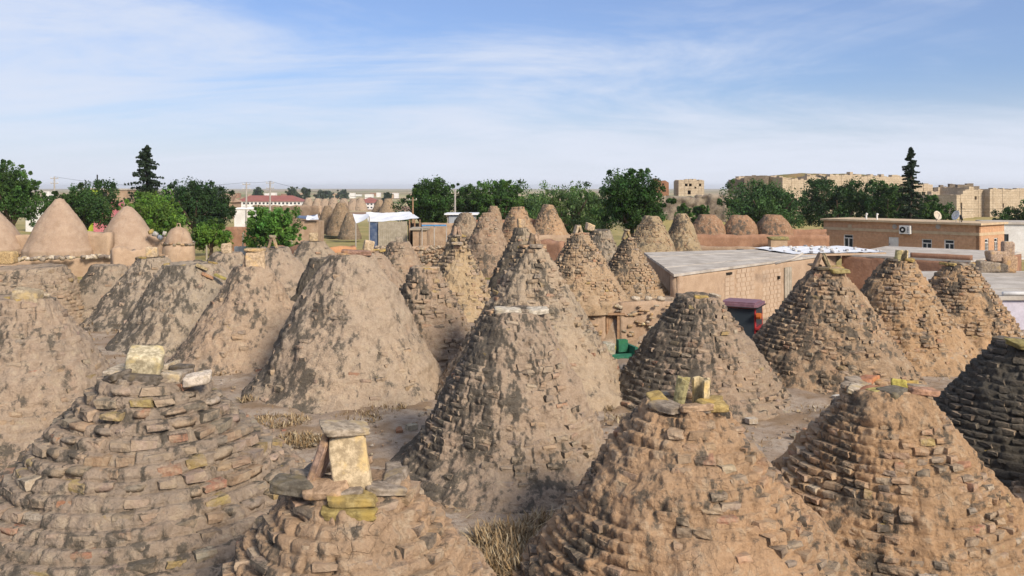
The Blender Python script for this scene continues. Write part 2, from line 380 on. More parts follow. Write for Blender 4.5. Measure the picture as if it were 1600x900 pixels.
ST_M = shared('rubble_stone', CB, M_STONE, True); BX_M = shared('wall_block', BX, M_STONE, False)

def stone(name, loc, size, rot=(0, 0, 0), color=(0.4, 0.33, 0.22), parent=None, k=None, lst=None):
    lst = lst or SL_M
    return obj(name, lst[(k if k is not None else rnd.randrange(99)) % len(lst)], None, parent, loc, rot, size, (*color, 1))

# ------------------------------------------------------------------ beehive domes
TAN = (0.43, 0.295, 0.19); PINKT = (0.42, 0.31, 0.23); GREY = (0.31, 0.255, 0.20); DARKC = (0.16, 0.135, 0.11)
RED = (0.42, 0.20, 0.12); OCH = (0.43, 0.315, 0.13); PALE = (0.50, 0.42, 0.32); ORNG = (0.47, 0.295, 0.17); BLK = (0.085, 0.073, 0.064)
PAL = {
 'cobble': [(GREY, 6), (PINKT, 6), (DARKC, 2.5), (RED, 1.0), (OCH, 1.0), (PALE, 1.2), (TAN, 3)],
 'brick':  [(ORNG, 6), (TAN, 6), (GREY, 2), (DARKC, 0.9), (RED, 0.5), (OCH, 0.35), (PALE, 0.8)],
 'mixed':  [(GREY, 4), (TAN, 5), (PINKT, 4), (DARKC, 1.6), (RED, 0.6), (OCH, 0.4), (PALE, 0.5)],
 'mud':    [(PINKT, 5), (GREY, 3), (TAN, 3), (RED, 0.5), (OCH, 0.4), (DARKC, 0.8)],
 'dark':   [(BLK, 8), (DARKC, 2.0), (GREY, 0.3), (RED, 0.12)],  # near-black bricks: cast shade painted into the colour, along with lichen
}
def pick(pal):
    r = rnd.random() * sum(x[1] for x in pal)
    for c, wgt in pal:
        r -= wgt
        if r <= 0: break
    j = rnd.uniform(0.82, 1.16); return (c[0] * j, c[1] * j * rnd.uniform(0.96, 1.04), c[2] * j * rnd.uniform(0.93, 1.07))

def lumpf(Wp, seed, rough): return (0.14 * fbm(Wp, 0.38, 2, seed + 31) + 0.09 * fbm(Wp, 1.0, 2, seed)) * rough
def profile(t, rt, Rb, p): return rt + (Rb - rt) * (1 - t ** p)
DOMES = {}
CAMV = np.array([0, 0, CAM_H])
def dome(key, px, ay, by, wpx, label, style='mixed', top=0.26, p=1.2, base=0.0, seg=200, rows=70, course=0.145, blen=0.34,
         keep=0.8, prot=0.045, parts=True, lichen=0.6, tint=TAN, bricks=True, rough=1.0, skirt=0.24, hi=True, relief=0.055, cover=0.10, step=0.5, group=None, cat='dome'):
    k = (CAM_H - base) / (by - HOR); d = FPX * k; cx = (px - 800) * k; Rb = wpx * k; h = CAM_H - (ay - HOR) * k - base
    rt = Rb * top; seed = sum(ord(c) for c in key) % 900 + 3
    root = thing('beehive_dome', label, cat, (cx, d, base), 0, group)
    DOMES[key] = (root, cx, d, base, Rb, rt, h)
    # shell
    ang = np.linspace(0, 2 * math.pi, seg, endpoint=False)
    tv = np.concatenate([np.linspace(-0.10, 1, rows) , np.full(5, 1.0)])
    rr = np.where(tv < 0, Rb, profile(np.clip(tv, 0, 1), rt, Rb, p)); zz = tv * h
    rr[rows:] = rt * np.array([0.86, 0.66, 0.44, 0.22, 0.02]); zz[rows:] = h + np.array([0.02, 0.0, -0.03, -0.05, -0.06]) * (1 if style != 'smooth' else -1.5)
    zz[0] = -0.5
    sk = skirt * np.exp(-np.clip(zz, 0, None) / 0.28); rr = rr + sk
    A, T = np.meshgrid(ang, np.arange(len(tv))); r0 = rr[T]; z0 = zz[T]
    P = np.stack([(r0 * np.cos(A)).ravel(), (r0 * np.sin(A)).ravel(), z0.ravel()], 1); Wp = P + np.array([cx, d, base])
    lump = lumpf(Wp, seed, rough)
    mudc = fbm(Wp, 1.3, 3, seed + 5)
    med = 0.055 * fbm(Wp, 4.2, 2, seed + 9) * rough; fin = 0.032 * fbm(Wp, 12, 2, seed + 13) * rough
    off = lump + med + fin + 0.05 * sstep(mudc, 0.0, 0.5) * rough
    if bricks:
        cz = (P[:, 2] + 0.05 * fbm(Wp, 1.1, 2, seed + 21)) / course; ci = np.floor(cz); f = cz - ci
        slope = (Rb - rt) / h; rc_ = profile(np.clip((ci + 0.5) * course / h, 0, 1), rt, Rb, p)
        nb_ = np.maximum(6, np.floor(2 * math.pi * rc_ / blen)); aa = A.ravel() / (2 * math.pi) * nb_ + _hash(ci.astype(np.int64), 0 * ci.astype(np.int64), 0 * ci.astype(np.int64), seed) * 7
        bi = np.floor(aa); g = aa - bi; iz = np.zeros(len(bi), np.int64)
        hb = _hash(ci.astype(np.int64), np.mod(bi, nb_).astype(np.int64), iz, seed + 2)
        edge = sstep(np.minimum(g, 1 - g) * blen, 0.0, 0.045) * sstep(f * course, 0.0, 0.03) 
        saw = np.where(f < 0.80, f / 0.80 - 0.5, (1 - f) / 0.20 - 0.5)
        expo = 1 - sstep(mudc, cover - 0.2, cover + 0.3)
        off = off + (expo * 0.85 + 0.15) * (slope * course * step * saw + relief * (hb - 0.45) + (edge - 1) * relief * 0.55) * (P[:, 2] > 0.02) * (P[:, 2] < h - 0.01)
    fade = np.ones_like(off); er = np.hypot(P[:, 0], P[:, 1]); fade *= np.clip(er / max(rt, 0.2), 0, 1)
    P[:, 0] += np.cos(A.ravel()) * off * fade; P[:, 1] += np.sin(A.ravel()) * off * fade; P[:, 2] += 0.5 * off * (P[:, 2] > 0.05)
    m, n = A.shape; idx = np.arange(m * n).reshape(m, n); nx_ = np.roll(idx, -1, 1)
    q = np.stack([idx[:-1].ravel(), nx_[:-1].ravel(), nx_[1:].ravel(), idx[1:].ravel()], 1)
    obj('mud_shell', fast_mesh('mud_shell', P, q, True), M_PLASTER if style == 'smooth' else M_MUD, root, color=(tint[0], tint[1], tint[2] * 0.965, lichen))
    if not bricks: return root
    # brick courses
    items = []; nc = int(h / course)
    for c in range(nc + 1):
        z = c * course + course * 0.5
        if z > h - 0.02: break
        tt = z / h; rc = profile(tt, rt, Rb, p) + skirt * math.exp(-z / 0.28) * 0.8
        nb = max(6, int(2 * math.pi * rc / blen)); ph = rnd.random() * 6.28
        for b in range(nb):
            items.append((ph + 2 * math.pi * (b + rnd.uniform(-0.16, 0.16)) / nb, z + rnd.uniform(-0.018, 0.018), rc, 2 * math.pi * rc / nb))
    I = np.array(items); pw = np.stack([cx + I[:, 2] * np.cos(I[:, 0]), d + I[:, 2] * np.sin(I[:, 0]), base + I[:, 1]], 1)
    lump = lumpf(pw, seed, rough); wav = 0.05 * fbm(pw, 1.1, 2, seed + 21); mudc = fbm(pw, 1.3, 3, seed + 5)
    big = course > 0.17
    out = []
    for i in range(len(I)):
        a, z, rc, sp = I[i]; z = z - wav[i]
        pk = keep * (1.15 - 0.9 * max(0, min(1, (mudc[i] + 0.1) / 0.5)))
        if rnd.random() > pk: continue
        L = sp * rnd.uniform(*((0.55, 1.0) if not big else (0.72, 1.06))); Hh = course * rnd.uniform(*((0.55, 0.92) if not big else (0.66, 1.0))); Dp = rnd.uniform(0.24, 0.32)
        pr = rnd.gauss(prot, prot * 0.65) + lump[i]
        sl_ = (Rb - rt) / h * course * 0.14
        rad = rc + pr - Dp / 2 + sl_
        loc = np.array([rad * math.cos(a), rad * math.sin(a), z])
        rot = (rnd.gauss(0, 0.05), rnd.gauss(0, 0.045 if not big else 0.10), a - math.pi / 2 + rnd.gauss(0, 0.06))
        col = pick(PAL[style]); mt = rnd.uniform(0.0, 0.45 if style != 'cobble' else 0.2); col = tuple(cc * (1 - mt) + tt_ * mt for cc, tt_ in zip(col, tint)); nrm = np.array([math.cos(a), math.sin(a), 0.5]); tc = CAMV - (loc + np.array([cx, d, base]))
        face = (nrm @ tc) / np.linalg.norm(tc)
        out.append((face, loc, rot, (L, Dp, Hh), col))
    out.sort(key=lambda r: -r[0])
    npart = 295 if parts else 0
    lst = (CB_M[:4] + BR_M) if style == 'cobble' else BR_M; raw = (CB if style == 'cobble' else BR) if hi else BX
    for (face, loc, rot, sc, col) in out[:npart]:
        o = obj('brick', lst[rnd.randrange(len(lst))], None, root, loc.tolist(), rot, sc, (*col, lichen))
    vs, fs, cs, nv = [], [], [], 0
    for (face, loc, rot, sc, col) in out[npart:]:
        if not parts and face < -0.35: continue
        v, f = raw[rnd.randrange(len(raw))]
        Mx = np.array(Euler(rot).to_matrix()); vv = (v * np.array(sc)) @ Mx.T + loc
        vs.append(vv); fs.append(f + nv); nv += len(vv); cs.append(np.tile([*col, lichen], (len(vv), 1)))
    if vs:
        o = obj('brick_courses', fast_mesh('brick_courses', np.concatenate(vs), np.concatenate(fs), hi, np.concatenate(cs)), M_BRKA, root)
        o['kind'] = 'stuff'
    return root
def crown(key, n, size=(0.34, 0.26, 0.09), cols=None, spread=0.85, z=0.0, a0=0.0):
    """flat stones set round the rim of the smoke hole"""
    root, cx, d, b, Rb, rt, h = DOMES[key]
    for i in range(n):
        a = a0 + 2 * math.pi * (i + rnd.uniform(-0.25, 0.25)) / n; r = rt * spread * rnd.uniform(0.85, 1.1)
        c = (cols or [GREY, DARKC, TAN, PALE, OCH])[rnd.randrange(len(cols) if cols else 5)]
        stone('crown_stone', (r * math.cos(a), r * math.sin(a), h + z + rnd.uniform(-0.02, 0.05)),
              (size[0] * rnd.uniform(0.7, 1.3), size[1] * rnd.uniform(0.7, 1.3), size[2] * rnd.uniform(0.8, 1.3)),
              (rnd.gauss(0, 0.12), rnd.gauss(0, 0.12), a + 1.57 + rnd.gauss(0, 0.3)), c, root)
def top_of(key):
    root, cx, d, b, Rb, rt, h = DOMES[key]; return Vector((cx, d, b + h))

NEAR = dict(seg=470, rows=165); MID = dict(seg=300, rows=110); FAR = dict(seg=100, rows=40, parts=False, hi=False)
# foreground
dome('A', 235, 585, 800, 285, 'big squat dome of knobbly cobble-like bricks, tilted cut block on its crown', 'cobble', 0.22, 1.0, course=0.165, blen=0.42, keep=1.1, prot=0.035, lichen=0.5, tint=(0.37, 0.285, 0.22), step=0.3, relief=0.07, cover=0.5, **NEAR)
dome('B', 548, 748, 1040, 305, 'crumbling dome under a vent of two leaning slabs with a flat lid stone', 'mixed', 0.28, 1.06, course=0.13, blen=0.32, keep=0.62, prot=0.02, lichen=0.35, tint=(0.45, 0.305, 0.2), step=0.4, cover=0.0, relief=0.07, **NEAR)
dome('D', 1072, 628, 900, 262, 'orange eroded brick dome topped by a pair of upright yellow tiles', 'brick', 0.21, 1.08, keep=0.45, prot=0.016, lichen=0.30, tint=(0.48, 0.31, 0.19), step=0.5, cover=0.05, relief=0.05, course=0.125, blen=0.3, **NEAR)
dome('E', 1382, 606, 835, 215, 'evenly coursed tan brick dome with loose yellow-lichened stones round its crown', 'brick', 0.26, 1.12, keep=0.8, prot=0.022, blen=0.26, lichen=0.24, tint=(0.46, 0.295, 0.175), step=0.6, cover=0.2, course=0.112, relief=0.045, **NEAR)
dome('C', 800, 488, 728, 176, 'large mud dome with two pale flat slabs lying on its crown, dark lichen streaks', 'mixed', 0.23, 0.9, keep=0.4, prot=0.016, lichen=0.75, tint=(0.42,0.315,0.235), step=0.22, cover=-0.12, relief=0.05, course=0.125, blen=0.3, **NEAR)
dome('K', 1596, 535, 720, 172, 'brick dome coloured dark for shade and lichen, one yellow-green slab on top', 'dark', 0.2, 1.1, keep=0.97, prot=0.03, lichen=1.3, tint=(0.095, 0.08, 0.068), step=0.6, cover=0.4, course=0.12, blen=0.3, **MID)  # dark tint and bricks stand in for a cast shadow, besides lichen
dome('L', 42, 468, 680, 172, 'mud dome crowned by a single square weathered block, red brick bits in its side', 'mixed', 0.22, 1.02, keep=0.35, prot=0.016, lichen=0.50, tint=(0.43,0.325,0.245), step=0.22, cover=-0.1, **MID)
dome('LS', 38, 418, 500, 92, 'low collapsed dome stump between the terrace and the square-block dome', 'mixed', 0.62, 1.6, keep=0.5, step=0.3, lichen=0.3, tint=(0.41, 0.31, 0.23), **MID)
dome('Q2', 1795, 620, 850, 205, 'tan brick dome next to the dark-coloured dome, cut by the picture edge', 'brick', 0.2, 1.1, keep=0.85, lichen=0.25, tint=(0.47, 0.305, 0.18), course=0.115, blen=0.27, **MID)
# middle
dome('C2', 832, 386, 610, 146, 'tall steep dome behind the slab-topped dome, leaning stone vent at its tip', 'mixed', 0.14, 1.12, keep=0.5, prot=0.02, lichen=0.35, tint=(0.46,0.355,0.26), step=0.3, cover=-0.05, course=0.125, blen=0.3, **MID)
dome('F', 1090, 464, 617, 138, 'bare-topped dome whose left half is dark rough bricks and right half smooth brown mud', 'mixed', 0.22, 1.05, keep=0.6, prot=0.028, lichen=0.75, tint=(0.38,0.28,0.205), step=0.35, cover=0.05, course=0.125, blen=0.28, **MID)
dome('G', 1288, 418, 584, 134, 'brown brick dome with an open tent of two leaning slabs at its tip', 'brick', 0.15, 1.16, keep=0.65, prot=0.02, blen=0.27, lichen=0.42, tint=(0.4, 0.275, 0.18), step=0.4, cover=0.05, course=0.115, **MID)
dome('I', 1405, 407, 560, 112, 'golden brick dome peppered with holes, two upright tiles on its tip', 'brick', 0.17, 1.15, keep=0.65, blen=0.27, lichen=0.30, tint=(0.47, 0.305, 0.18), step=0.45, cover=0.1, course=0.115, prot=0.02, **MID)
dome('J', 1497, 413, 530, 90, 'small golden brick dome beside the pale lilac wall', 'brick', 0.25, 1.25, keep=0.85, blen=0.27, lichen=0.28, tint=(0.47, 0.305, 0.18), step=0.5, course=0.115, **MID)
dome('B1', 548, 398, 604, 148, 'broad pale mud-plastered dome with one flat brown stone on its crown', 'mud', 0.22, 1.06, keep=0.14, prot=0.02, lichen=0.5, tint=(0.47,0.36,0.27), step=0.12, cover=-0.3, relief=0.035, **MID)
dome('M', 392, 418, 560, 114, 'pink-tan mud dome with a boxy stone chimney of slabs and lid', 'mud', 0.19, 1.05, keep=0.14, prot=0.02, lichen=0.42, tint=(0.47, 0.345, 0.25), step=0.12, cover=-0.3, relief=0.035, **MID)
dome('N', 298, 412, 534, 110, 'wide flat-topped grey mud dome with loose broken tiles on its shoulder', 'mud', 0.38, 1.15, keep=0.14, prot=0.02, lichen=0.55, tint=(0.43,0.345,0.265), step=0.12, cover=-0.3, relief=0.035, **MID)
dome('O', 238, 402, 502, 94, 'grey-brown mud dome with a small upright cut block at its tip', 'mud', 0.24, 1.08, keep=0.14, lichen=0.55, tint=(0.41,0.325,0.25), step=0.12, cover=-0.3, relief=0.035, **MID)
dome('X', 664, 420, 562, 92, 'low dark-topped brick dome with a thin flat stone on the crown', 'mixed', 0.22, 1.05, keep=0.6, lichen=0.62, tint=(0.41,0.30,0.22), step=0.3, cover=0.0, **MID)
dome('U', 512, 405, 542, 88, 'dark-flanked mud dome half hidden behind the broad pale dome', 'mud', 0.26, 1.05, keep=0.14, lichen=0.8, tint=(0.38, 0.30, 0.225), step=0.12, cover=-0.3, relief=0.035, **MID)
dome('V', 584, 392, 512, 90, 'mud dome behind the broad pale dome, small cut block at its tip', 'mud', 0.2, 1.0, keep=0.14, lichen=0.5, tint=(0.41, 0.30, 0.22), step=0.12, cover=-0.3, relief=0.035, **MID)
dome('Y', 714, 368, 492, 70, 'yellow-flecked stony dome with a leaning stone vent at its peak', 'mixed', 0.15, 1.02, keep=0.6, lichen=0.5, tint=(0.47, 0.345, 0.215), step=0.3, cover=0.0, **MID)
dome('G1', 906, 365, 466, 70, 'brick dome standing above the mud wall with the wooden door', 'brick', 0.15, 1.1, keep=0.75, lichen=0.55, tint=(0.45, 0.32, 0.21), course=0.125, blen=0.28, **MID)
dome('H1', 982, 373, 458, 58, 'rough brick dome at the end of the flat concrete roof, two-slab vent on top', 'brick', 0.15, 1.12, keep=0.85, prot=0.03, lichen=0.62, tint=(0.42, 0.295, 0.19), course=0.125, blen=0.28, **MID)
# behind
dome('Q', 170, 415, 490, 68, 'small grey mud dome beyond the patch of straw, broken crown', 'mud', 0.35, 1.2, keep=0.12, lichen=0.7, tint=(0.37, 0.29, 0.22), step=0.12, cover=-0.3, relief=0.04, **FAR)
dome('R', 354, 396, 474, 64, 'little mud dome with one square pale block on top, beside the wooden posts', 'mud', 0.3, 1.2, keep=0.12, lichen=0.6, tint=(0.40, 0.31, 0.235), step=0.12, cover=-0.3, relief=0.04, **FAR)
dome('S', 430, 387, 490, 84, 'rounded mud dome behind the chimney dome, roofed slab vent', 'mud', 0.24, 1.15, keep=0.12, lichen=0.55, tint=(0.41, 0.315, 0.24), step=0.12, cover=-0.3, relief=0.04, **FAR)
dome('T', 490, 377, 470, 78, 'mud dome below the orange mud wall, small cube on top', 'mud', 0.25, 1.15, keep=0.12, lichen=0.6, tint=(0.40, 0.31, 0.23), step=0.12, cover=-0.3, relief=0.04, **FAR)
dome('W', 624, 379, 450, 52, 'small dark-topped dome in front of the rubble stone wall', 'mixed', 0.24, 1.15, keep=0.8, lichen=0.7, tint=(0.37, 0.27, 0.195), **FAR)
dome('C3', 815, 356, 480, 62, 'grey dome rising just behind the tall steep dome, cube stone at its tip', 'mixed', 0.18, 1.15, keep=0.5, lichen=0.75, tint=(0.37, 0.295, 0.22), **FAR)
dome('Z1', 728, 333, 410, 36, 'stone-speckled brown dome beside the tin shed', 'brick', 0.25, 1.5, keep=0.9, lichen=0.5, tint=(0.33, 0.25, 0.18), **FAR)
dome('Z2', 762, 333, 418, 38, 'plain brown dome between the stone-speckled dome and the orange dome', 'brick', 0.25, 1.6, keep=0.5, lichen=0.3, tint=(0.36, 0.255, 0.18), **FAR)
dome('Z2b', 771, 322, 396, 26, 'narrow dome peeping out behind the plain brown dome', 'brick', 0.22, 1.4, keep=0.7, lichen=0.3, tint=(0.34, 0.24, 0.165), **FAR)
dome('Z3', 809, 323, 408, 40, 'orange brick dome with a blunt flat top', 'brick', 0.22, 1.35, keep=0.85, lichen=0.2, tint=(0.41, 0.265, 0.165), **FAR)
dome('Z4', 857, 320, 366, 26, 'orange brick dome standing on the roof of a mud house before the willow', 'brick', 0.28, 1.3, base=1.0, keep=0.85, lichen=0.2, tint=(0.42, 0.27, 0.165), **FAR)
dome('G2', 938, 360, 440, 40, 'small grey broken dome behind the dome above the wooden door', 'mixed', 0.35, 1.5, keep=0.5, lichen=0.9, tint=(0.33, 0.27, 0.21), **FAR)
dome('P1', 1018, 338, 399, 37, 'straw-coloured brick dome at the back of the flat roof, blunt top', 'brick', 0.28, 1.4, keep=0.95, lichen=0.35, tint=(0.40, 0.30, 0.19), course=0.12, blen=0.26, **FAR)
dome('P2', 1064, 334, 394, 32, 'straw-coloured brick dome next to the row of collapsed domes', 'brick', 0.22, 1.35, keep=0.95, lichen=0.4, tint=(0.38, 0.285, 0.18), course=0.12, blen=0.26, **FAR)
for i, px in enumerate((1106, 1156, 1209)):
    dome('TR%d' % i, px, 336, 377, 29, ('collapsed reddish mud dome next to the straw-coloured dome', 'collapsed reddish mud dome in the middle of the row of three', 'collapsed reddish mud dome at the plain wall end of the row of three')[i],
         'mud', 0.42, 2.8, base=0.0, keep=0.1, lichen=0.35, tint=(0.33, 0.195, 0.12), bricks=False, seg=100, rows=40, skirt=0.2, group='row of collapsed domes')
SM = dict(style='smooth', bricks=False, seg=140, rows=60, lichen=-0.6, rough=0.6, group='smooth plastered domes')
PLT = (0.50, 0.355, 0.255)
dome('SA', -22, 320, 388, 54, 'smooth plastered dome at the picture edge beside the leafy tree', top=0.16, p=1.5, tint=PLT, **SM)
dome('SB', 93, 311, 390, 48, 'tallest smooth plastered dome with a pointed tip', top=0.12, p=1.55, tint=PLT, **SM)
dome('SC', 199, 323, 386, 43, 'smooth plastered dome joined by a low saddle wall, near the small kiln', top=0.14, p=1.5, tint=PLT, **SM)
# far off
FF = dict(style='mud', bricks=False, seg=48, rows=24, lichen=0.2)
dome('fa', 512, 321, 360, 18, 'dark brown dome leaning in a cluster behind the orange mud wall', top=0.3, p=1.5, base=-1.2, tint=(0.26, 0.185, 0.125), group='dome cluster behind the orange wall', **FF)
dome('fb', 533, 317, 362, 21, 'biggest dark brown dome of the cluster behind the orange mud wall', top=0.3, p=1.5, base=-1.2, tint=(0.27, 0.19, 0.125), group='dome cluster behind the orange wall', **FF)
dome('fc', 546, 333, 368, 15, 'lowest dark brown dome of the cluster behind the orange mud wall', top=0.3, p=1.5, base=-1.2, tint=(0.23, 0.17, 0.12), group='dome cluster behind the orange wall', **FF)
dome('fd', 593, 312, 334, 13, 'distant brown dome behind its darker twin above the white tent', top=0.3, p=1.4, base=-2.0, tint=(0.31, 0.22, 0.15), group='twin domes above the tent', **FF)
dome('fe', 606, 310, 335, 15, 'distant brown dome, broader of the twins above the white tent', top=0.3, p=1.4, base=-2.0, tint=(0.29, 0.21, 0.14), group='twin domes above the tent', **FF)
for i, px in enumerate((482, 496, 508, 521, 537, 552, 563)):
    dome('fr%d' % i, px, 309 + (i % 3), 327, 11, 'pale distant dome in the row before the red roofed school', top=0.3, p=1.6, base=-3.0, tint=(0.38, 0.28, 0.21), group='row of distant pale domes', **FF)

# crowns
crown('A', 10, (0.46, 0.32, 0.13), [DARKC, GREY, GREY, DARKC, PALE]); crown('B', 9, (0.36, 0.26, 0.10), [GREY, DARKC, TAN, GREY]); crown('C', 7, (0.32, 0.24, 0.08))
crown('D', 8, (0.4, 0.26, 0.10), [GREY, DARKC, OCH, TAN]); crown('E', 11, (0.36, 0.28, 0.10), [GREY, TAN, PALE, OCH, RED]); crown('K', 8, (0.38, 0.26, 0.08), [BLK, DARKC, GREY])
crown('L', 6); crown('F', 4, (0.3, 0.25, 0.08)); crown('G', 3, (0.34, 0.24, 0.08)); crown('I', 5, (0.3, 0.22, 0.08)); crown('J', 8, (0.34, 0.24, 0.09), [GREY, DARKC, OCH])
crown('C2', 5, (0.3, 0.2, 0.08)); crown('X', 5, (0.3, 0.2, 0.07)); crown('B1', 4, (0.32, 0.24, 0.07))
for k in ('M', 'O', 'Y', 'G1', 'H1', 'V', 'N'): crown(k, 4, (0.28, 0.2, 0.07))

# ------------------------------------------------------------------ vents and stones standing on the crowns
YST = (0.50, 0.385, 0.25); YLI = (0.36, 0.275, 0.12); PST = (0.54, 0.42, 0.29)
def tent_vent(key, label, sz, lean=0.33, gap=0.5, lid=True, rz=0.0, dx=0.0, col=YST, col2=None, th=0.12, ratio=0.72):
    p = top_of(key); v = thing('smoke_vent', label, 'vent', (p.x + dx, p.y - 0.05, p.z - 0.04), rz)
    wd = sz * ratio; g = 0.46 * sz * math.sin(lean) + 0.30 * th
    stone('slab', (g, 0, sz * 0.46), (th, wd, sz), (0, -lean, 0), col, v, 1)
    stone('slab', (-g, 0.02, sz * 0.46), (th, wd * 0.95, sz * 0.97), (0, lean, 0), col2 or col, v, 2)
    if lid: stone('lid_stone', (0, 0, sz * 0.97), (th * 2.6, wd * 1.1, th * 0.8), (0.03, 0.05, 0.1), (0.33, 0.27, 0.19), v, 3)
    return v
def cap_block(key, label, size, rot=(0, 0, 0.2), dx=0.0, dy=0.0, dz=0.0, col=YST, name='cap_stone'):
    p = top_of(key); o = stone(name, (p.x + dx, p.y + dy, p.z + size[2] * 0.48 + dz), size, rot, col); return tag(o, label, 'stone')
cap_block('A', 'tilted cut block with yellow lichen on the cobble dome', (0.56, 0.46, 0.40), (0.34, 0.20, 0.35), -0.03, -0.15, 0.06, (0.58, 0.50, 0.34))
o = stone('loose_stone', (0, 0, 0), (0.44, 0.30, 0.17), (0.1, -0.15, 0.2), (0.66, 0.57, 0.47)); tag(o, 'whitish pink loose stone on the shoulder of the cobble dome', 'stone')
r_, cx, d, b, Rb, rt, h = DOMES['A']; o.location = (cx + 0.95, d - 0.42, h + 0.02)
p = top_of('B'); v = thing('smoke_vent', 'vent of two leaning slabs under a flat lid stone on the crumbling dome', 'vent', (p.x, p.y - 0.22, p.z - 0.02))
stone('slab', (0.05, -0.10, 0.31), (0.40, 0.14, 0.64), (-0.14, -0.12, 0.16), (0.57, 0.45, 0.29), v, 1)
stone('slab', (-0.30, 0.05, 0.29), (0.11, 0.36, 0.62), (0, 0.36, -0.15), (0.40, 0.27, 0.20), v, 2)
stone('lid_stone', (-0.02, 0.0, 0.665), (0.52, 0.40, 0.085), (0.04, 0.07, 0.35), (0.40, 0.33, 0.25), v, 6)
for j, (z, x, c) in enumerate(((-0.03, 0.12, YLI), (-0.14, 0.12, (0.33, 0.255, 0.10)))):
    o = stone('step_stone', (p.x + x, p.y - 0.55 - 0.08 * j, p.z + z), (0.50 + 0.08 * j, 0.30, 0.11), (0.05, 0.03, 0.08 - 0.1 * j), c, None, 5 + j)
    tag(o, ('upper' if j == 0 else 'lower') + ' yellow-lichened flat stone stacked below the leaning slab vent', 'stone')
o = stone('edge_stone', (p.x - 0.55, p.y - 0.35, p.z + 0.04), (0.52, 0.30, 0.14), (0.05, 0.1, -0.1), (0.16, 0.14, 0.11), None, 4); tag(o, 'blackened flat stone at the rim beside the leaning slab vent', 'stone')
p = top_of('C')
for j, (x, sx, zc) in enumerate(((-0.08, 0.52, 0.07), (0.50, 0.42, 0.06))):
    tag(stone('flat_slab', (p.x + x, p.y - 0.28 + 0.1 * j, p.z + zc), (sx, 0.36, 0.10), (0.08, 0.05 - 0.1 * j, 0.1), (0.55, 0.49, 0.40), None, 2 + j),
        ('wider' if j == 0 else 'smaller') + ' pale flat slab lying on the crown of the large mud dome', 'stone')
# two half-round tiles on D
def tile_pair(key, label, hgt, rad, rz=0.3, dx=0.0):
    p = top_of(key); v = thing('smoke_vent', label, 'vent', (p.x + dx, p.y - 0.1, p.z - 0.03), rz)
    for j, (x, lean, a) in enumerate(((rad * 0.9, 0.03, 0.4), (-rad * 0.85, 0.22, 2.9))):
        m = MB(); n = 10; th = rad * 0.28; V = []
        for zi in range(9):
            zt = zi / 8; tap = 1.0 + 0.12 * zt
            for side in (0, 1):
                for i in range(n + 1):
                    an = a + (i / n - 0.5) * 3.5; rr = (rad - side * th) * tap * (1 + 0.05 * rnd.uniform(-1, 1)); V.append((rr * math.cos(an), rr * math.sin(an), hgt * zt * (1 + 0.03 * math.sin(i * 1.7 + j))))
        k = n + 1; row = 2 * k; Fq = []
        for zi in range(8):
            for i in range(n):
                b0 = zi * row + i; Fq.append((b0, b0 + 1, b0 + row + 1, b0 + row)); b1 = b0 + k; Fq.append((b1 + 1, b1, b1 + row, b1 + row + 1))
            for i in (0, n):
                b0 = zi * row + i; b1 = b0 + k; Fq.append((b0, b0 + row, b1 + row, b1) if i == 0 else (b1, b1 + row, b0 + row, b0))
        for i in range(n): b0 = 8 * row + i; Fq.append((b0, b0 + 1, b0 + k + 1, b0 + k))
        obj('tile', mesh_of('tile', V, Fq, False), M_STONE, v, (x, 0, 0), (0, lean, 0), None, (0.56, 0.45, 0.27, 1) if j == 0 else (0.44, 0.38, 0.19, 1))
    return v
tile_pair('D', 'pair of upright yellow half-round tiles on the orange eroded dome', 0.38, 0.135, 0.0, 0.04)
for (dx, dy, z, c, s) in ((-0.28, -0.42, 0.06, (0.44, 0.37, 0.15), (0.30, 0.2, 0.06)), (0.10, -0.30, 0.10, (0.44, 0.37, 0.10), (0.22, 0.10, 0.20)), (-0.08, -0.5, 0.05, (0.17, 0.15, 0.12), (0.42, 0.3, 0.12)), (0.40, -0.42, 0.05, (0.42, 0.25, 0.17), (0.42, 0.28, 0.10))):
    p = top_of('E'); lab = {-0.28: 'thin yellow stone lying at the rim of the evenly coursed dome', 0.10: 'bright yellow lichened stone standing on the evenly coursed dome', -0.08: 'dark flat stone on the crown of the evenly coursed dome', 0.40: 'pinkish flat stone on the crown of the evenly coursed dome'}[dx]
    tag(stone('loose_stone', (p.x + dx, p.y + dy, p.z + z), s, (rnd.gauss(0, .1), rnd.gauss(0, .1), rnd.gauss(0, .3)), c), lab, 'stone')
p = top_of('K'); tag(stone('flat_slab', (p.x - 0.25, p.y - 0.55, p.z + 0.06), (0.62, 0.42, 0.11), (0.16, 0.08, 0.2), (0.28, 0.235, 0.10)), 'yellow-green slab on the dark-coloured dome', 'stone')
cap_block('L', 'square weathered block on the dome with red brick bits', (0.52, 0.42, 0.40), (0.1, 0.05, 0.15), 0.2, -0.3, -0.12, (0.43, 0.35, 0.24))
tent_vent('C2', 'leaning stone vent at the tip of the tall steep dome', 0.42, 0.22, 0.6, False, 0.1, 0.05, (0.50, 0.35, 0.24), (0.24, 0.18, 0.13), 0.14)
tent_vent('G', 'open tent of two leaning slabs on the brown brick dome', 0.50, 0.42, 0.75, False, -0.1, -0.1, (0.50, 0.40, 0.24), (0.32, 0.23, 0.16), 0.10)
tag(stone('flat_slab', (top_of('G').x + 0.28, top_of('G').y - 0.45, top_of('G').z - 0.06), (0.55, 0.3, 0.13), (0.05, 0, 0.1), (0.34, 0.28, 0.13)), 'mossy flat slab below the tent of leaning slabs', 'stone')
tile_pair('I', 'two upright tiles on the golden dome peppered with holes', 0.36, 0.12, 0.2)
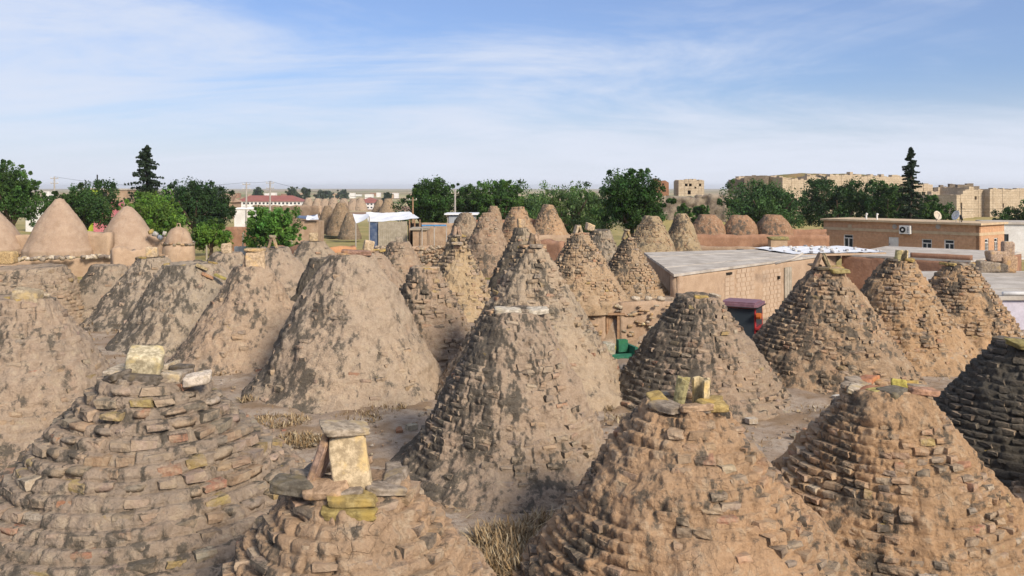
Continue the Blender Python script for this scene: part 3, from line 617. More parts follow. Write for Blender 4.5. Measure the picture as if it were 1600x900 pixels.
p = top_of('B1'); tag(stone('flat_slab', (p.x + 0.22, p.y - 0.3, p.z + 0.08), (0.78, 0.4, 0.13), (0.03, 0.04, 0.05), (0.33, 0.20, 0.145)), 'flat brown stone lying on the broad pale dome', 'stone')
p = top_of('M'); v = thing('smoke_vent', 'boxy stone chimney with lid on the pink-tan dome', 'vent', (p.x + 0.15, p.y - 0.1, p.z - 0.05), 0.1)
stone('slab', (0.06, -0.2, 0.30), (0.58, 0.13, 0.60), (-0.10, 0, 0), (0.56, 0.42, 0.28), v, 1); stone('slab', (-0.27, 0.05, 0.28), (0.12, 0.42, 0.56), (0, 0.25, 0), (0.33, 0.24, 0.17), v, 2)
stone('lid_stone', (0.02, -0.05, 0.63), (0.62, 0.46, 0.10), (0, 0.02, 0), (0.50, 0.36, 0.21), v, 3)
cap_block('O', 'small upright cut block on the grey-brown dome', (0.44, 0.36, 0.44), col=PST)
for j, (x, z) in enumerate(((0.42, -0.02), (0.62, -0.32), (1.05, -0.35))):
    p = top_of('N'); tag(stone('broken_tile', (p.x + x + 0.3, p.y - 0.9, p.z + z - 0.02), (0.42, 0.16, 0.10), (0, 0.45, 0.2), ((0.42, 0.34, 0.2), (0.42, 0.25, 0.16), (0.36, 0.31, 0.12))[j]),
        ('buff', 'reddish', 'yellow-lichened')[j] + ' broken tile on the shoulder of the flat-topped grey dome', 'tile')
tag(stone('flat_slab', (top_of('X').x + 0.1, top_of('X').y - 0.15, top_of('X').z + 0.03), (0.75, 0.34, 0.08), (0, 0, 0.1), (0.50, 0.37, 0.25)), 'thin flat stone on the low dark-topped dome', 'stone')
cap_block('V', 'small cut block on the dome behind the broad pale dome', (0.40, 0.34, 0.42), (0, 0.2, 0.3), -0.2, 0, 0, PST)
tent_vent('Y', 'leaning stone vent at the peak of the yellow-flecked dome', 0.46, 0.2, 0.55, False, 0.2, 0, (0.42, 0.30, 0.22), None, 0.15)
tag(stone('flat_slab', (top_of('Y').x + 0.05, top_of('Y').y - 0.62, top_of('Y').z - 0.3), (0.45, 0.3, 0.09), (0.1, 0, 0), (0.45, 0.37, 0.29)), 'flat stone jutting below the peak of the yellow-flecked dome', 'stone')
tent_vent('G1', 'small two-slab vent on the dome above the wooden door', 0.48, 0.3, 0.55, False, 0.4, -0.1, (0.50, 0.40, 0.28))
tent_vent('H1', 'two-slab vent on the rough dome by the concrete roof', 0.50, 0.36, 0.6, True, 0.1, -0.1, (0.50, 0.39, 0.25), (0.3, 0.23, 0.16), 0.11)
cap_block('R', 'square pale block on the little dome beside the posts', (0.46, 0.4, 0.50), col=PST)
tent_vent('S', 'roofed slab vent on the dome behind the chimney dome', 0.55, 0.28, 0.6, True, 0.2, -0.1, (0.50, 0.37, 0.24), (0.30, 0.22, 0.16), 0.12)
cap_block('T', 'small cube on the dome below the orange mud wall', (0.42, 0.36, 0.42), col=YST)
cap_block('W', 'grey stub stone on the dome before the rubble wall', (0.36, 0.3, 0.3), col=(0.38, 0.32, 0.25))
cap_block('C3', 'cube stone on the grey dome behind the tall steep dome', (0.36, 0.32, 0.42), col=(0.48, 0.36, 0.25))
cap_block('G2', 'pale broken block on the small grey dome', (0.5, 0.4, 0.4), (0.1, 0.3, 0.4), -0.6, 0, 0, PST)


# ------------------------------------------------------------------ courtyard houses
def wall_with_openings(L, z0, z1, th, holes):
    """wall along +x of length L, front at y=0, openings (x0,x1,z0,z1) really cut"""
    m = MB(); xsb = sorted({0.0, L, *[h[0] for h in holes], *[h[1] for h in holes]})
    for a, b in zip(xsb[:-1], xsb[1:]):
        c = (a + b) / 2; hs = sorted([h for h in holes if h[0] < c < h[1]], key=lambda h: h[2]); z = z0
        for h in hs:
            if h[2] > z + 1e-4: m.box((a, 0, z), (b, th, h[2]))
            z = h[3]
        if z < z1: m.box((a, 0, z), (b, th, z1))
    return m
def rough_quad_wall(name, A, B, z0, z1, mat, parent=None, th=0.35, amp=0.05, topamp=0.08, seed=1, res=0.14, color=None):
    """uneven hand-built wall from A to B (front face on the right-hand side of A->B), closed box with noisy faces"""
    A = Vector((A[0], A[1], 0)); B = Vector((B[0], B[1], 0)); L = (B - A).length; u = (B - A) / L; nrm = Vector((u.y, -u.x, 0))
    nx = max(2, int(L / res)); nz = max(2, int((z1 - z0) / res)); prof = []
    for k in range(nz + 1): prof.append((0.0, z0 + (z1 - z0) * k / nz))
    prof += [(-th * 0.5, z1 + 0.02), (-th, z1), (-th, z0)]
    S_, P_ = np.meshgrid(np.arange(nx + 1), np.arange(len(prof)), indexing='ij'); pr = np.array(prof)
    s = S_.ravel() / nx * L; o_ = pr[P_.ravel(), 0]; zz = pr[P_.ravel(), 1]
    V = np.stack([A.x + u.x * s + nrm.x * o_, A.y + u.y * s + nrm.y * o_, zz], 1)
    n1 = fbm(V, 0.9, 3, seed) * amp + fbm(V, 5, 2, seed + 4) * amp * 0.45
    V[:, 0] += nrm.x * n1 * (o_ > -th * 0.7); V[:, 1] += nrm.y * n1 * (o_ > -th * 0.7)
    V[:, 2] += (zz > z1 - 0.02) * topamp * fbm(np.stack([V[:, 0], V[:, 1], 0 * s], 1), 1.2, 3, seed + 8)
    k = len(prof); idx = np.arange((nx + 1) * k).reshape(nx + 1, k); nxt = np.roll(idx, -1, 1)
    q = np.stack([idx[:-1].ravel(), idx[1:].ravel(), nxt[1:].ravel(), nxt[:-1].ravel()], 1)
    c0 = len(V); V = np.concatenate([V, V[idx[0]].mean(0)[None], V[idx[-1]].mean(0)[None]])
    q = np.concatenate([q, [[idx[0, j], idx[0, (j + 1) % k], c0, c0] for j in range(k)], [[idx[-1, (j + 1) % k], idx[-1, j], c0 + 1, c0 + 1] for j in range(k)]])
    tri = [tuple(f[:3]) if f[2] == f[3] else tuple(f) for f in q.tolist()]
    me = mesh_of(name, V, tri, True)
    return obj(name, me, mat, parent, color=color)

# low mud house with the wooden door (its roof carries the two brick domes)
hw = thing('mud_house', 'low mud and rubble house wall with a narrow wooden door in the courtyard', 'house', (0, 0, 0))
DX0, DX1 = at(948, 500, -0.8).x * 0 + (946 - 800) * 40.8 / FPX, (969 - 800) * 40.8 / FPX
rough_quad_wall('wall', (1.6, 40.8), (DX0, 40.8), -2.2, 0.06, M_MUDWALL, hw, 0.4, 0.07, 0.10, 3)
rough_quad_wall('wall', (DX1, 40.8), (8.25, 41.2), -2.2, 0.06, M_MUDWALL, hw, 0.4, 0.07, 0.10, 5)
MB().box((DX0 - 0.02, 40.86, -0.50), (DX1 + 0.02, 41.15, 0.02)).build('lintel_wall', M_MUDWALL, hw)
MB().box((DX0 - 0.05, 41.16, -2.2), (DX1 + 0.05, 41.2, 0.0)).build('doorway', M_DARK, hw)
dr = MB().box((0, -0.03, 0), (0.42, 0.03, 1.38)).build('door', M_WOOD, hw, loc=(DX0 + 0.03, 40.95, -1.95), rot=(0, 0, 0.5))
for i in range(3): MB().box((0.02 + 0.13 * i, -0.055, 0.02), (0.13 + 0.13 * i, -0.032, 1.36)).build('plank', M_WOOD, dr)
MB().box((DX1 - 0.14, 40.80, -1.95), (DX1 - 0.02, 40.95, -0.48)).build('door_post', M_WOOD, hw, rot=None)
MB().box((DX0 - 0.2, 40.72, -0.52), (DX1 + 0.2, 40.86, -0.42)).build('lintel', M_WOOD, hw)
# rubble stones that show in that wall
for i in range(150):
    x = rnd.uniform(2.2, 8.0); z = rnd.uniform(-1.9, -0.05)
    if DX0 - 0.15 < x < DX1 + 0.15 and z < -0.35: continue
    if z > -0.5 or rnd.random() < 0.5:
        stone('stone', (x, 40.80, z), (rnd.uniform(0.14, 0.34), 0.14, rnd.uniform(0.07, 0.15)), (0, rnd.gauss(0, .08), 0), pick([(TAN, 4), (PALE, 2), (GREY, 2)]), hw, None, ST_M)
for (x, s) in ((5.9, 0.42), (6.5, 0.32), (7.1, 0.36), (2.9, 0.35)):
    o = stone('loose_stone', (x, 41.2, 0.2), (s, 0.3, 0.22), (0.1, 0.1, rnd.random()), (0.55, 0.47, 0.37), None, None, ST_M)
    tag(o, 'pale stone lying on the roof edge of the low house with the wooden door', 'stone', 'pale stones on the roof edge')

# flat-roofed house
FA, FB, FC_, FD = Vector((8.25, 43.2, 0)), Vector((21.4, 57.0, 0)), Vector((24, 62.5, 0)), Vector((8.9, 57, 0))
fh = thing('flat_roof_house', 'long tan house with a flat concrete roof and block-filled openings behind the tractor', 'house')
rough_quad_wall('front_wall', FA, FB, -2.2, 1.05, M_TANWALL, fh, 0.4, 0.03, 0.02, 11)
rough_quad_wall('end_wall', FD, FA, -2.2, 1.05, M_MUDWALL, fh, 0.3, 0.05, 0.02, 12)
ctr = (FA + FB + FC_ + FD) / 4
def grow(p, s): return ((p - ctr) * s + ctr)
MB().prism([grow(p, 0.99)[:2] for p in (FA, FB, FC_, FD)], 0.55, 1.06).build('roof_deck', M_MUDWALL, fh)
strips = 4
for i in range(strips):
    a0, a1 = i / strips, (i + 0.965) / strips
    P4 = [grow(FA.lerp(FD, a0), 1.03), grow(FB.lerp(FC_, a0), 1.03), grow(FB.lerp(FC_, a1), 1.03), grow(FA.lerp(FD, a1), 1.03)]
    MB().prism([q_[:2] for q_ in P4], 1.07, 1.20 + 0.02 * (i % 2)).build('roof_slab', M_ROOF, fh)
fu = (FB - FA).normalized(); fn = Vector((fu.y, -fu.x, 0)); frz = math.atan2(fu.y, fu.x)
def on_front(px):   # distance along the front wall for a column of the picture
    dx = (px - 800) / FPX; return (FA.y * dx - FA.x) / (fu.x - fu.y * dx)
for (p0, p1, zb, zt) in ((1132, 1147, -1.6, 0.75), (1149, 1178, -2.0, 0.85), (1190, 1219, -2.0, 0.7)):
    s0, s1 = on_front(p0), on_front(p1); z = zb; row = 0
    nb = max(1, round((s1 - s0) / 0.5)); bw = (s1 - s0) / nb
    while z < zt:
        for j in range(nb):
            off = 0.25 * (row % 2) * bw; s = s0 + (j + 0.5) * bw + (off if nb > 2 else 0)
            if s + bw / 2 > s1 + 0.2: continue
            p = FA + fu * s + fn * 0.005; c = pick([((0.50, 0.38, 0.265), 4), ((0.47, 0.355, 0.25), 3), ((0.45, 0.37, 0.285), 1)])
            stone('block', (p.x, p.y, z + 0.12), (bw * 0.995, 0.045, 0.248), (0, 0, frz), c, fh, None, BT_M)
        z += 0.25; row += 1
for (p0, z0_, z1_) in ((1138, 0.55, 0.68),):
    p = FA + fu * on_front(p0) + fn * 0.02; MB().box((-0.28, -0.07, 0), (0.28, 0.02, 0.12)).build('vent_slot', M_DARK, fh, loc=(p.x, p.y, 0.78), rot=(0, 0, frz))
p = FA + fu * on_front(1215) + fn * 0.03; MB().box((-0.09, -0.10, 0), (0.09, 0, 0.18)).build('wall_hole', M_DARK, fh, loc=(p.x, p.y, 0.1), rot=(0, 0, frz))
sp = on_front(1230); p = FA + fu * sp + fn * 0.02
for i in range(3): MB().box((-0.45 + 0.31 * i, -0.06, -2), (-0.17 + 0.31 * i, 0.0, 0.72)).build('door_plank', M_PLANK, fh, loc=(p.x, p.y, 0), rot=(0, 0, frz))
pg = at(1258, 396, 1.3); gm = MB(); gm.tube([(-0.8, -0.1, 0.0), (0.2, 0.0, 0.25), (0.8, 0.1, 0.55)], 0.07, 8); tag(gm.build('drain_pipe', M_ROOF, loc=(15.4, 48.0, 1.28), smooth=True), 'bent grey pipe lying at the edge of the flat concrete roof', 'pipe')
# white sheets weighed down with stones, on that roof
sh = thing('roof_sheeting', 'white roof sheeting weighed down with stones on the flat roof', 'sheeting', (20.3, 58.2, 1.15), 0.25)
g_x, g_y = np.meshgrid(np.linspace(-3.0, 3.9, 40), np.linspace(-2.4, 2.6, 24)); P = np.stack([g_x.ravel(), g_y.ravel(), 0 * g_x.ravel()], 1)
P[:, 2] = 0.10 + 0.05 * fbm(P, 2.2, 2, 4) + 0.05 * np.abs(np.sin(P[:, 0] * 2.2)) + 0.012 * (P[:, 1] + 2.4)
ii = np.arange(P.shape[0]).reshape(24, 40); q = np.stack([ii[:-1, :-1].ravel(), ii[:-1, 1:].ravel(), ii[1:, 1:].ravel(), ii[1:, :-1].ravel()], 1)
Pb = P.copy(); Pb[:, 2] -= 0.03; obj('sheet', fast_mesh('sheet', np.concatenate([P, Pb]), np.concatenate([q, q[:, ::-1] + len(P)]), True), M_TARP, sh)
MB().box((-2.9, -2.45, -0.05), (3.8, -2.36, 0.08)).build('edge_board', M_TANWALL, sh)
for i in range(42):
    x, y = rnd.uniform(-2.8, 3.7), rnd.uniform(-2.2, 2.4); s = rnd.uniform(0.12, 0.26)
    stone('weight_stone', (x, y, 0.19 + 0.012 * (y + 2.4)), (s, s * 0.8, s * 0.6), (0, 0, rnd.random() * 6), rnd.choice([(0.55, 0.52, 0.5), (0.3, 0.3, 0.33), (0.66, 0.64, 0.62)]), sh, None, ST_M)
# annex with reddish wall
GA, GB, GC, GD = Vector((21.6, 56.6, 0)), Vector((27.4, 51.6, 0)), Vector((34.5, 58.5, 0)), Vector((28.0, 64.5, 0))
ax = thing('annex_house', 'reddish mud-plastered low house with a flat pale roof before the orange house', 'house')
rough_quad_wall('wall', GA, GB, -2.2, 1.0, M_REDMUD, ax, 0.35, 0.04, 0.03, 21); rough_quad_wall('wall', GB, GC, -2.2, 1.0, M_REDMUD, ax, 0.35, 0.04, 0.03, 22)
MB().prism([GA[:2], GB[:2], GC[:2], GD[:2]], 1.02, 1.14).build('roof_slab', M_ROOF, ax)
rough_quad_wall('parapet', GA.lerp(GB, 0.55) + Vector((0.05, 0.05, 0)), GB + Vector((0.1, 0.1, 0)), 1.12, 1.42, M_REDMUD, ax, 0.3, 0.03, 0.05, 23)
# pale-limewashed house at the right
lh = thing('limewashed_house', 'pale lilac limewashed wall under a flat grey roof beside the small golden dome', 'house', (20.9, 37.4, 0))
mw = MB(); mw.box((0, 0, -2.3), (16, 11, 0.62)); mw.build('wall', M_LILAC, lh)
for i in range(4): MB().box((-0.12, -0.15 + i * 2.82, 0.64), (16.1, 2.62 + i * 2.82, 0.80 + 0.015 * (i % 2))).build('roof_slab', M_ROOF, lh)
MB().tube([(0.4, 0.1, 0.90), (2.9, 0.15, 0.89)], 0.09, 10).build('roof_pipe', M_WHITE, lh, True)
for (x, y, s, c) in ((1540, 424, (1.1, 0.8, 0.62), GREY), (1555, 424, (0.9, 0.8, 0.55), DARKC), (1569, 424, (0.8, 0.8, 0.9), TAN), (1556, 411, (1.1, 0.6, 0.6), PINKT), (1571, 404, (0.6, 0.5, 1.1), PINKT)):
    p = at(x, 425, 0.8); k = {1540: 'grey squarish block', 1555: 'dark hollow block', 1569: 'tan lichen-spotted block', 1556: 'pinkish block stacked on the others', 1571: 'pinkish upright capital stone'}[x]
    tag(stone('stone_block', (p.x, p.y - 0.2, 0.80 + s[2] / 2 + (0.60 if y < 420 else 0)), s, (0, 0, rnd.gauss(0, .2)), c), k + ' in the pile on the grey roof', 'stone')

# orange stone house
H0, H1_ = Vector((33.8, 93.7, 0)), Vector((43.8, 81.0, 0)); hu = (H1_ - H0).normalized(); HL = (H1_ - H0).length; hrz = math.atan2(hu.y, hu.x)
oh = thing('stone_house', 'single-storey orange stone house with cream band and air conditioner', 'house', (H0.x, H0.y, -2.1), hrz)
def on_house(px):
    dx = (px - 800) / FPX; return (H0.y * dx - H0.x) / (hu.x - hu.y * dx)
def zpx(px, py):
    s = on_house(px); d = H0.y + hu.y * s; return CAM_H - (py - HOR) * d / FPX + 2.1
TOPZ = 4.05; wins = [(1318, 1333, 366, 388), (1440, 1456, 373, 399), (1475, 1491, 374, 399)]
holes = [(on_house(a), on_house(b), zpx(a, y1), zpx(a, y0)) for a, b, y0, y1 in wins]; dh = (on_house(1388), on_house(1404), 1.15, zpx(1390, 370)); holes.append(dh)
wall_with_openings(HL, 0, TOPZ, 0.3, holes).build('front_wall', M_HOUSE, oh)
sideholes = [(1.2, 2.0, 1.35, 2.75), (3.2, 4.0, 1.35, 2.75)]
sw = wall_with_openings(5.4, 0, TOPZ, 0.3, sideholes).build('side_wall', M_HOUSE, oh, loc=(HL, 0.0, 0), rot=(0, 0, R(90)))
MB().box((0, 5.1, 0), (HL - 0.31, 5.4, TOPZ)).build('back_wall', M_HOUSE, oh); MB().box((0, 0.31, 0), (0.3, 5.09, TOPZ)).build('side_wall', M_HOUSE, oh)
MB().box((-0.25, -0.28, TOPZ + 0.003), (HL + 0.28, 5.65, TOPZ + 0.2)).build('roof_cornice', M_BAND, oh)
zb = zpx(1400, 361); MB().box((-0.02, -0.035, zb - 0.14), (HL + 0.03, -0.002, zb + 0.14)).build('band', M_BAND, oh); MB().box((HL + 0.002, -0.03, zb - 0.14), (HL + 0.035, 5.4, zb + 0.14)).build('band', M_BAND, oh)
def window(parent, x0, x1, z0, z1, loc=(0, 0, 0), rot=None):
    wv = MB(); t = 0.09; y0, y1 = 0.06, 0.14; zt = z1 - (z1 - z0) * 0.28
    wv.box((x0, y0, z0), (x0 + t, y1, z1)); wv.box((x1 - t, y0, z0), (x1, y1, z1)); wv.box((x0 + t, y0, z0), (x1 - t, y1, z0 + t)); wv.box((x0 + t, y0, z1 - t), (x1 - t, y1, z1))
    c = (x0 + x1) / 2; wv.box((c - t / 2, y0 + .002, z0 + t), (c + t / 2, y1 - .002, zt)); wv.box((x0 + t, y0 + .004, zt), (x1 - t, y1 - .004, zt + t))
    wo = wv.build('window', M_WHITE, parent, loc=loc, rot=rot)
    MB().box((x0 + 0.02, 0.155, z0 + .02), (c - .01, 0.17, zt)).build('pane', M_GLASS, wo); MB().box((c + .01, 0.155, z0 + .02), (x1 - .02, 0.17, zt)).build('pane', M_GLASS, wo); MB().box((x0 + .02, 0.155, zt + .02), (x1 - .02, 0.17, z1 - .02)).build('pane', M_GLASS, wo)
    MB().box((x0 - 0.08, -0.06, z0 - 0.1), (x1 + 0.08, 0.05, z0 - 0.005)).build('sill', M_BAND, wo); return wo
for h_ in holes[:3]: window(oh, *h_)
for h_ in sideholes: window(oh, *h_, loc=(HL, 0, 0), rot=(0, 0, R(90)))
for h_ in sideholes:
    for zz in (1.55, 1.85, 2.15, 2.45): MB().box((HL - 0.04, h_[0], zz), (HL - 0.02, h_[1], zz + 0.03)).build('window_bar', M_RUB, oh)
dd = MB().box((dh[0] + .02, 0.05, dh[2] + .02), (dh[1] - .02, 0.12, dh[3] - .02)).build('shutter_door', M_WHITE, oh); MB().tube([(dh[0] + .15, 0.0, dh[2] + .6), (dh[0] + .15, 0.0, dh[2] + .8)], 0.02, 6).build('handle', M_RUB, dd)
a0, a1 = on_house(1408), on_house(1425); zc0, zc1 = zpx(1408, 365), zpx(1408, 352)
ac = thing('air_conditioner', 'white air conditioner unit on the front of the orange house', 'air conditioner', (H0.x + hu.x * a0, H0.y + hu.y * a0, -2.1 + zc0), hrz); aw, ah = a1 - a0, zc1 - zc0
MB().box((0, -0.42, 0), (aw, -0.06, ah)).build('case', M_WHITE, ac); fan = MB().tube([(aw * 0.33, -0.46, ah / 2), (aw * 0.33, -0.425, ah / 2)], ah * 0.36, 18).build('fan_grille', M_RUB, ac)
MB().tube([(aw * 0.33, -0.475, ah / 2), (aw * 0.33, -0.462, ah / 2)], ah * 0.13, 12).build('hub', M_WHITE, fan); MB().box((aw * .1, -0.4, -0.06), (aw * .16, 0.0, -0.005)).build('bracket', M_RUB, ac); MB().box((aw * .8, -0.4, -0.06), (aw * .86, 0.0, -0.005)).build('bracket', M_RUB, ac)
for i in range(4): MB().box((aw * 0.76, -0.435, ah * (0.2 + 0.17 * i)), (aw * 0.88, -0.421, ah * (0.28 + 0.17 * i))).build('label_stripe', M_RUB, ac)
for px in (1328, 1398, 1466):
    s = on_house(px); rm = MB(); rm.tube([(s, -0.05, zpx(px, 354)), (s, 0.0, zpx(px, 354))], 0.24, 16).build('round_vent', M_BAND if px == 1328 else M_POLE, oh)
def dish(px, d, rad, az, col, label, hgt):
    p = far(px, 345, d); v = thing('satellite_dish', label, 'satellite dish', (p.x, p.y, 2.15)); MB().tube([(0, 0, 0), (0, 0, hgt)], 0.04, 8).build('mast', M_POLE, v)
    V, Fq = [(0, 0.12 * rad, 0)], []; n = 20
    for j in range(1, 5):
        r = rad * j / 4
        for i in range(n): a = 2 * math.pi * i / n; V.append((r * math.cos(a), 0.12 * rad - 0.42 * rad * (j / 4) ** 2, r * math.sin(a)))
    for i in range(n): Fq.append((0, 1 + i, 1 + (i + 1) % n))
    for j in range(3):
        for i in range(n): a = 1 + j * n + i; b = 1 + j * n + (i + 1) % n; Fq.append((a, a + n, b + n, b))
    V2 = [(x, y + 0.03, z) for x, y, z in V]; nn = len(V); F2 = [tuple(nn + i for i in f[::-1]) for f in Fq]; rim = [(1 + 3 * n + i, nn + 1 + 3 * n + i, nn + 1 + 3 * n + (i + 1) % n, 1 + 3 * n + (i + 1) % n) for i in range(n)]
    rf = obj('reflector', mesh_of('reflector', V + V2, Fq + F2 + rim, True), M_PAINT, v, (0, -0.1, hgt), (R(-20), 0, az), None, (*col, 1)); MB().tube([(0, 0, -rad * 0.8), (0, -rad * 0.9, 0)], 0.025, 6).build('feed_arm', M_POLE, rf)
dish(1463, 86, 0.46, R(20), (0.55, 0.49, 0.40), 'round tan satellite dish on the orange house roof', 0.55); dish(1494, 83, 0.48, R(-75), (0.72, 0.74, 0.76), 'pale satellite dish turned sideways on the orange house roof', 0.65); dish(1500, 82.4, 0.3, R(80), (0.05, 0.05, 0.05), 'small dark satellite dish on the orange house roof', 0.45)
for i, px in enumerate((1361, 1378)):
    p = far(px, 342, 90 - i); tag(MB().tube([(0, 0, 0), (0, 0, 0.5)], 0.09, 8).tube([(0, 0, 0.5), (0.1, 0, 0.62)], 0.11, 8).build('roof_vent_pipe', M_WHITE, loc=(p.x, p.y + 1.2, 2.15)), ('shorter' if i == 0 else 'taller') + ' white vent pipe on the orange house roof', 'pipe')
tag(MB().tube([(0, 0, 0), (0, 0, 1.5)], 0.04, 6).tube([(-0.3, 0, 1.3), (0.3, 0, 1.3)], 0.02, 6).build('antenna_mast', M_RUB, loc=(43.3, 83.2, 2.15)), 'thin dark antenna mast beside the dishes on the orange house', 'antenna')
# white house and planter at the right edge
wh = thing('white_house', 'small white house with one little window at the end of the road', 'house', (53.5, 97, -2.2), R(-18)); wall_with_openings(9, 0, 3.6, 0.3, [(1.0, 2.0, 1.7, 2.5)]).build('wall', M_WHITE, wh); MB().box((0, 0.31, 0), (0.3, 6, 3.6)).build('wall', M_WHITE, wh); MB().box((-0.2, -0.2, 3.603), (9.2, 6.2, 3.85)).build('roof_slab', M_ROOF, wh); MB().box((0.9, 0.12, 1.7), (2.1, 0.16, 2.5)).build('pane', M_GLASS, wh); MB().box((1.45, 0.05, 1.7), (1.55, 0.11, 2.5)).build('window_bar', M_RUB, wh)
tag(MB().prism([(44.5, 66), (80, 62), (84, 92), (50, 92)], -2.12, -2.05).build('road', M_ROOF), kind='structure')
tag(MB().prism([(49, 90.5), (84, 88), (84.1, 89.5), (49.1, 92)], -2.04, -1.9).build('kerb', M_WHITE), kind='structure')
fp = thing('flower_planter', 'yellow planter full of red flowers by the road', 'planter', (*at(1572, 402, -1.2)[:2], -2.05)); MB().box((-0.7, -0.35, 0), (0.7, 0.35, 0.72)).build('tub', M_PAINT, fp, color=(0.55, 0.42, 0.10, 1))
vs, fs = [], []
for i in range(160):
    c = np.array([rnd.uniform(-0.65, 0.65), rnd.uniform(-.3, .3), 0.72 + rnd.uniform(0, 0.32)]); v, f = BX[i % 6]; vs.append(v * rnd.uniform(0.1, 0.2) + c); fs.append(f + 8 * i)
o = obj('flowers', fast_mesh('flowers', np.concatenate(vs), np.concatenate(fs)), M_PAINT, fp, color=(0.62, 0.03, 0.05, 1)); o['kind'] = 'stuff'

# ------------------------------------------------------------------ tractor and drill in the courtyard
tr = thing('tractor', 'red tractor with a dark glazed cab parked in the courtyard', 'tractor', (9.95, 37.4, -2.1), R(-28)); RP = (0.36, 0.03, 0.03, 1)
c = MB();
for sx in (-0.72, 0.72):
    for sy in (-0.65, 0.65): c.tube([(sx, sy, 1.0), (sx * 0.96, sy * 0.96, 2.52)], 0.045, 8)
for sy in (-0.65, 0.65): c.box((-0.72, sy - 0.03, 1.0), (0.72, sy + 0.03, 1.15)); c.box((-0.70, sy - 0.03, 2.46), (0.70, sy + 0.03, 2.53))
for sx in (-0.72, 0.72): c.box((sx - 0.03, -0.62, 1.0), (sx + 0.03, 0.62, 1.15)); c.box((sx - 0.03, -0.62, 2.46), (sx + 0.03, 0.62, 2.53))
cab = c.build('cab', M_PAINT, tr, color=RP)
for sy in (-0.655, 0.655): MB().box((-0.68, sy - 0.01, 1.16), (0.68, sy + 0.01, 2.45)).build('cab_window', M_GLASS, cab)
for sx in (-0.725, 0.725): MB().box((sx - 0.01, -0.60, 1.16), (sx + 0.01, 0.60, 2.45)).build('cab_window', M_GLASS, cab)
rfm = MB().prism([(-0.84, -0.7), (-0.7, -0.82), (0.7, -0.82), (0.84, -0.7), (0.84, 0.7), (0.7, 0.82), (-0.7, 0.82), (-0.84, 0.7)], 2.54, 2.66); rfm.prism([(-0.7, -0.65), (0.7, -0.65), (0.7, 0.65), (-0.7, 0.65)], 2.661, 2.72); rfm.build('cab_roof', M_PAINT, tr, color=(0.21, 0.115, 0.145, 1))
MB().box((-0.86, -0.84, 2.50), (0.86, 0.84, 2.537)).build('roof_trim', M_RUB, tr)
MB().tube([(0.80, -0.78, 2.2), (0.98, -0.78, 2.2)], 0.13, 12).build('indicator_lamp', M_PAINT, tr, color=(0.5, 0.13, 0.03, 1)); MB().tube([(-0.98, -0.78, 2.2), (-0.80, -0.78, 2.2)], 0.13, 12).build('indicator_lamp', M_PAINT, tr, color=(0.5, 0.13, 0.03, 1))
hd = MB(); hd.prism([(-0.42, 0.72), (0.42, 0.72), (0.36, 2.3), (-0.36, 2.3)], 0.75, 1.45); hd.build('bonnet', M_PAINT, tr, color=RP); MB().box((-0.35, 2.302, 0.8), (0.35, 2.34, 1.4)).build('grille', M_RUB, tr); MB().tube([(0.3, 1.2, 1.45), (0.3, 1.2, 2.3)], 0.05, 8).build('exhaust', M_RUB, tr); MB().box((-0.35, -0.9, 0.45), (0.35, 2.2, 0.74)).build('chassis', M_RUB, tr)
def wheel(parent, x, y, r, wd):
    o = MB().tube([(x - wd / 2, y, r), (x - wd * 0.4, y, r), (x + wd * 0.4, y, r), (x + wd / 2, y, r)], [r * 0.9, r, r, r * 0.9], 24).build('wheel', M_RUB, parent)
    MB().tube([(x - wd * 0.53, y, r), (x + wd * 0.53, y, r)], r * 0.55, 16).build('rim', M_PAINT, o, color=(0.55, 0.5, 0.42, 1))
for sx in (-1, 1):
    wheel(tr, sx * 0.98, -0.15, 0.78, 0.42); wheel(tr, sx * 0.72, 1.85, 0.45, 0.28); MB().box((sx * 0.98 - 0.24, -0.75, 1.6), (sx * 0.98 + 0.24, 0.45, 1.68)).build('mudguard', M_PAINT, tr, color=RP)
gp = at(955, 576, -2.0); GP = (0.03, 0.15, 0.085, 1)
gd = thing('seed_drill', 'green farm machine with a shallow tray and plastic-wrapped load in the courtyard', 'farm machine', (3.85, 33.6, -2.0), R(16))
t_ = MB(); t_.box((-0.9, -0.75, 0.55), (1.0, -0.70, 0.80)); t_.box((-0.9, 0.30, 0.55), (1.0, 0.35, 0.80)); t_.box((-0.9, -0.69, 0.55), (-0.85, 0.29, 0.80)); t_.box((0.95, -0.69, 0.55), (1.0, 0.29, 0.80)); t_.box((-0.84, -0.69, 0.53), (0.94, 0.29, 0.58)); t_.build('tray', M_PAINT, gd, color=GP)
MB().box((-0.80, -0.62, 0.60), (0.90, 0.25, 0.70)).build('tray_load', M_REDMUD, gd)
f_ = MB(); f_.box((-0.9, 0.6, 0.75), (1.35, 0.72, 0.87)); f_.box((-0.9, 1.3, 0.75), (1.35, 1.42, 0.87)); f_.box((1.2, 0.4, 0.5), (1.32, 1.5, 1.15)); f_.box((0.2, 0.36, 0.5), (0.3, 1.5, 0.74)); f_.box((-0.6, 0.36, 0.5), (-0.5, 1.5, 0.74)); f_.build('frame', M_PAINT, gd, color=(0.03, 0.15, 0.10, 1))
MB().box((0.75, 1.0, 0.87), (1.15, 1.28, 1.35)).build('gearbox', M_PAINT, gd, color=GP)
ld = stone('wrapped_load', (-0.15, 1.0, 1.05), (1.25, 0.75, 0.62), (0, 0.05, 0.1), (0.38, 0.36, 0.30), gd, 2); wheel(gd, -0.95, 0.9, 0.36, 0.2); wheel(gd, 1.45, 0.9, 0.36, 0.2)
tag(MB().prism([(-0.5, -0.35), (0.5, -0.3), (0.45, 0.35), (-0.5, 0.3)], 0, 0.25).build('dark_crate', M_DARK, loc=(3.6, 36.6, -1.4)), 'dark flat box behind the green farm machine', 'box')

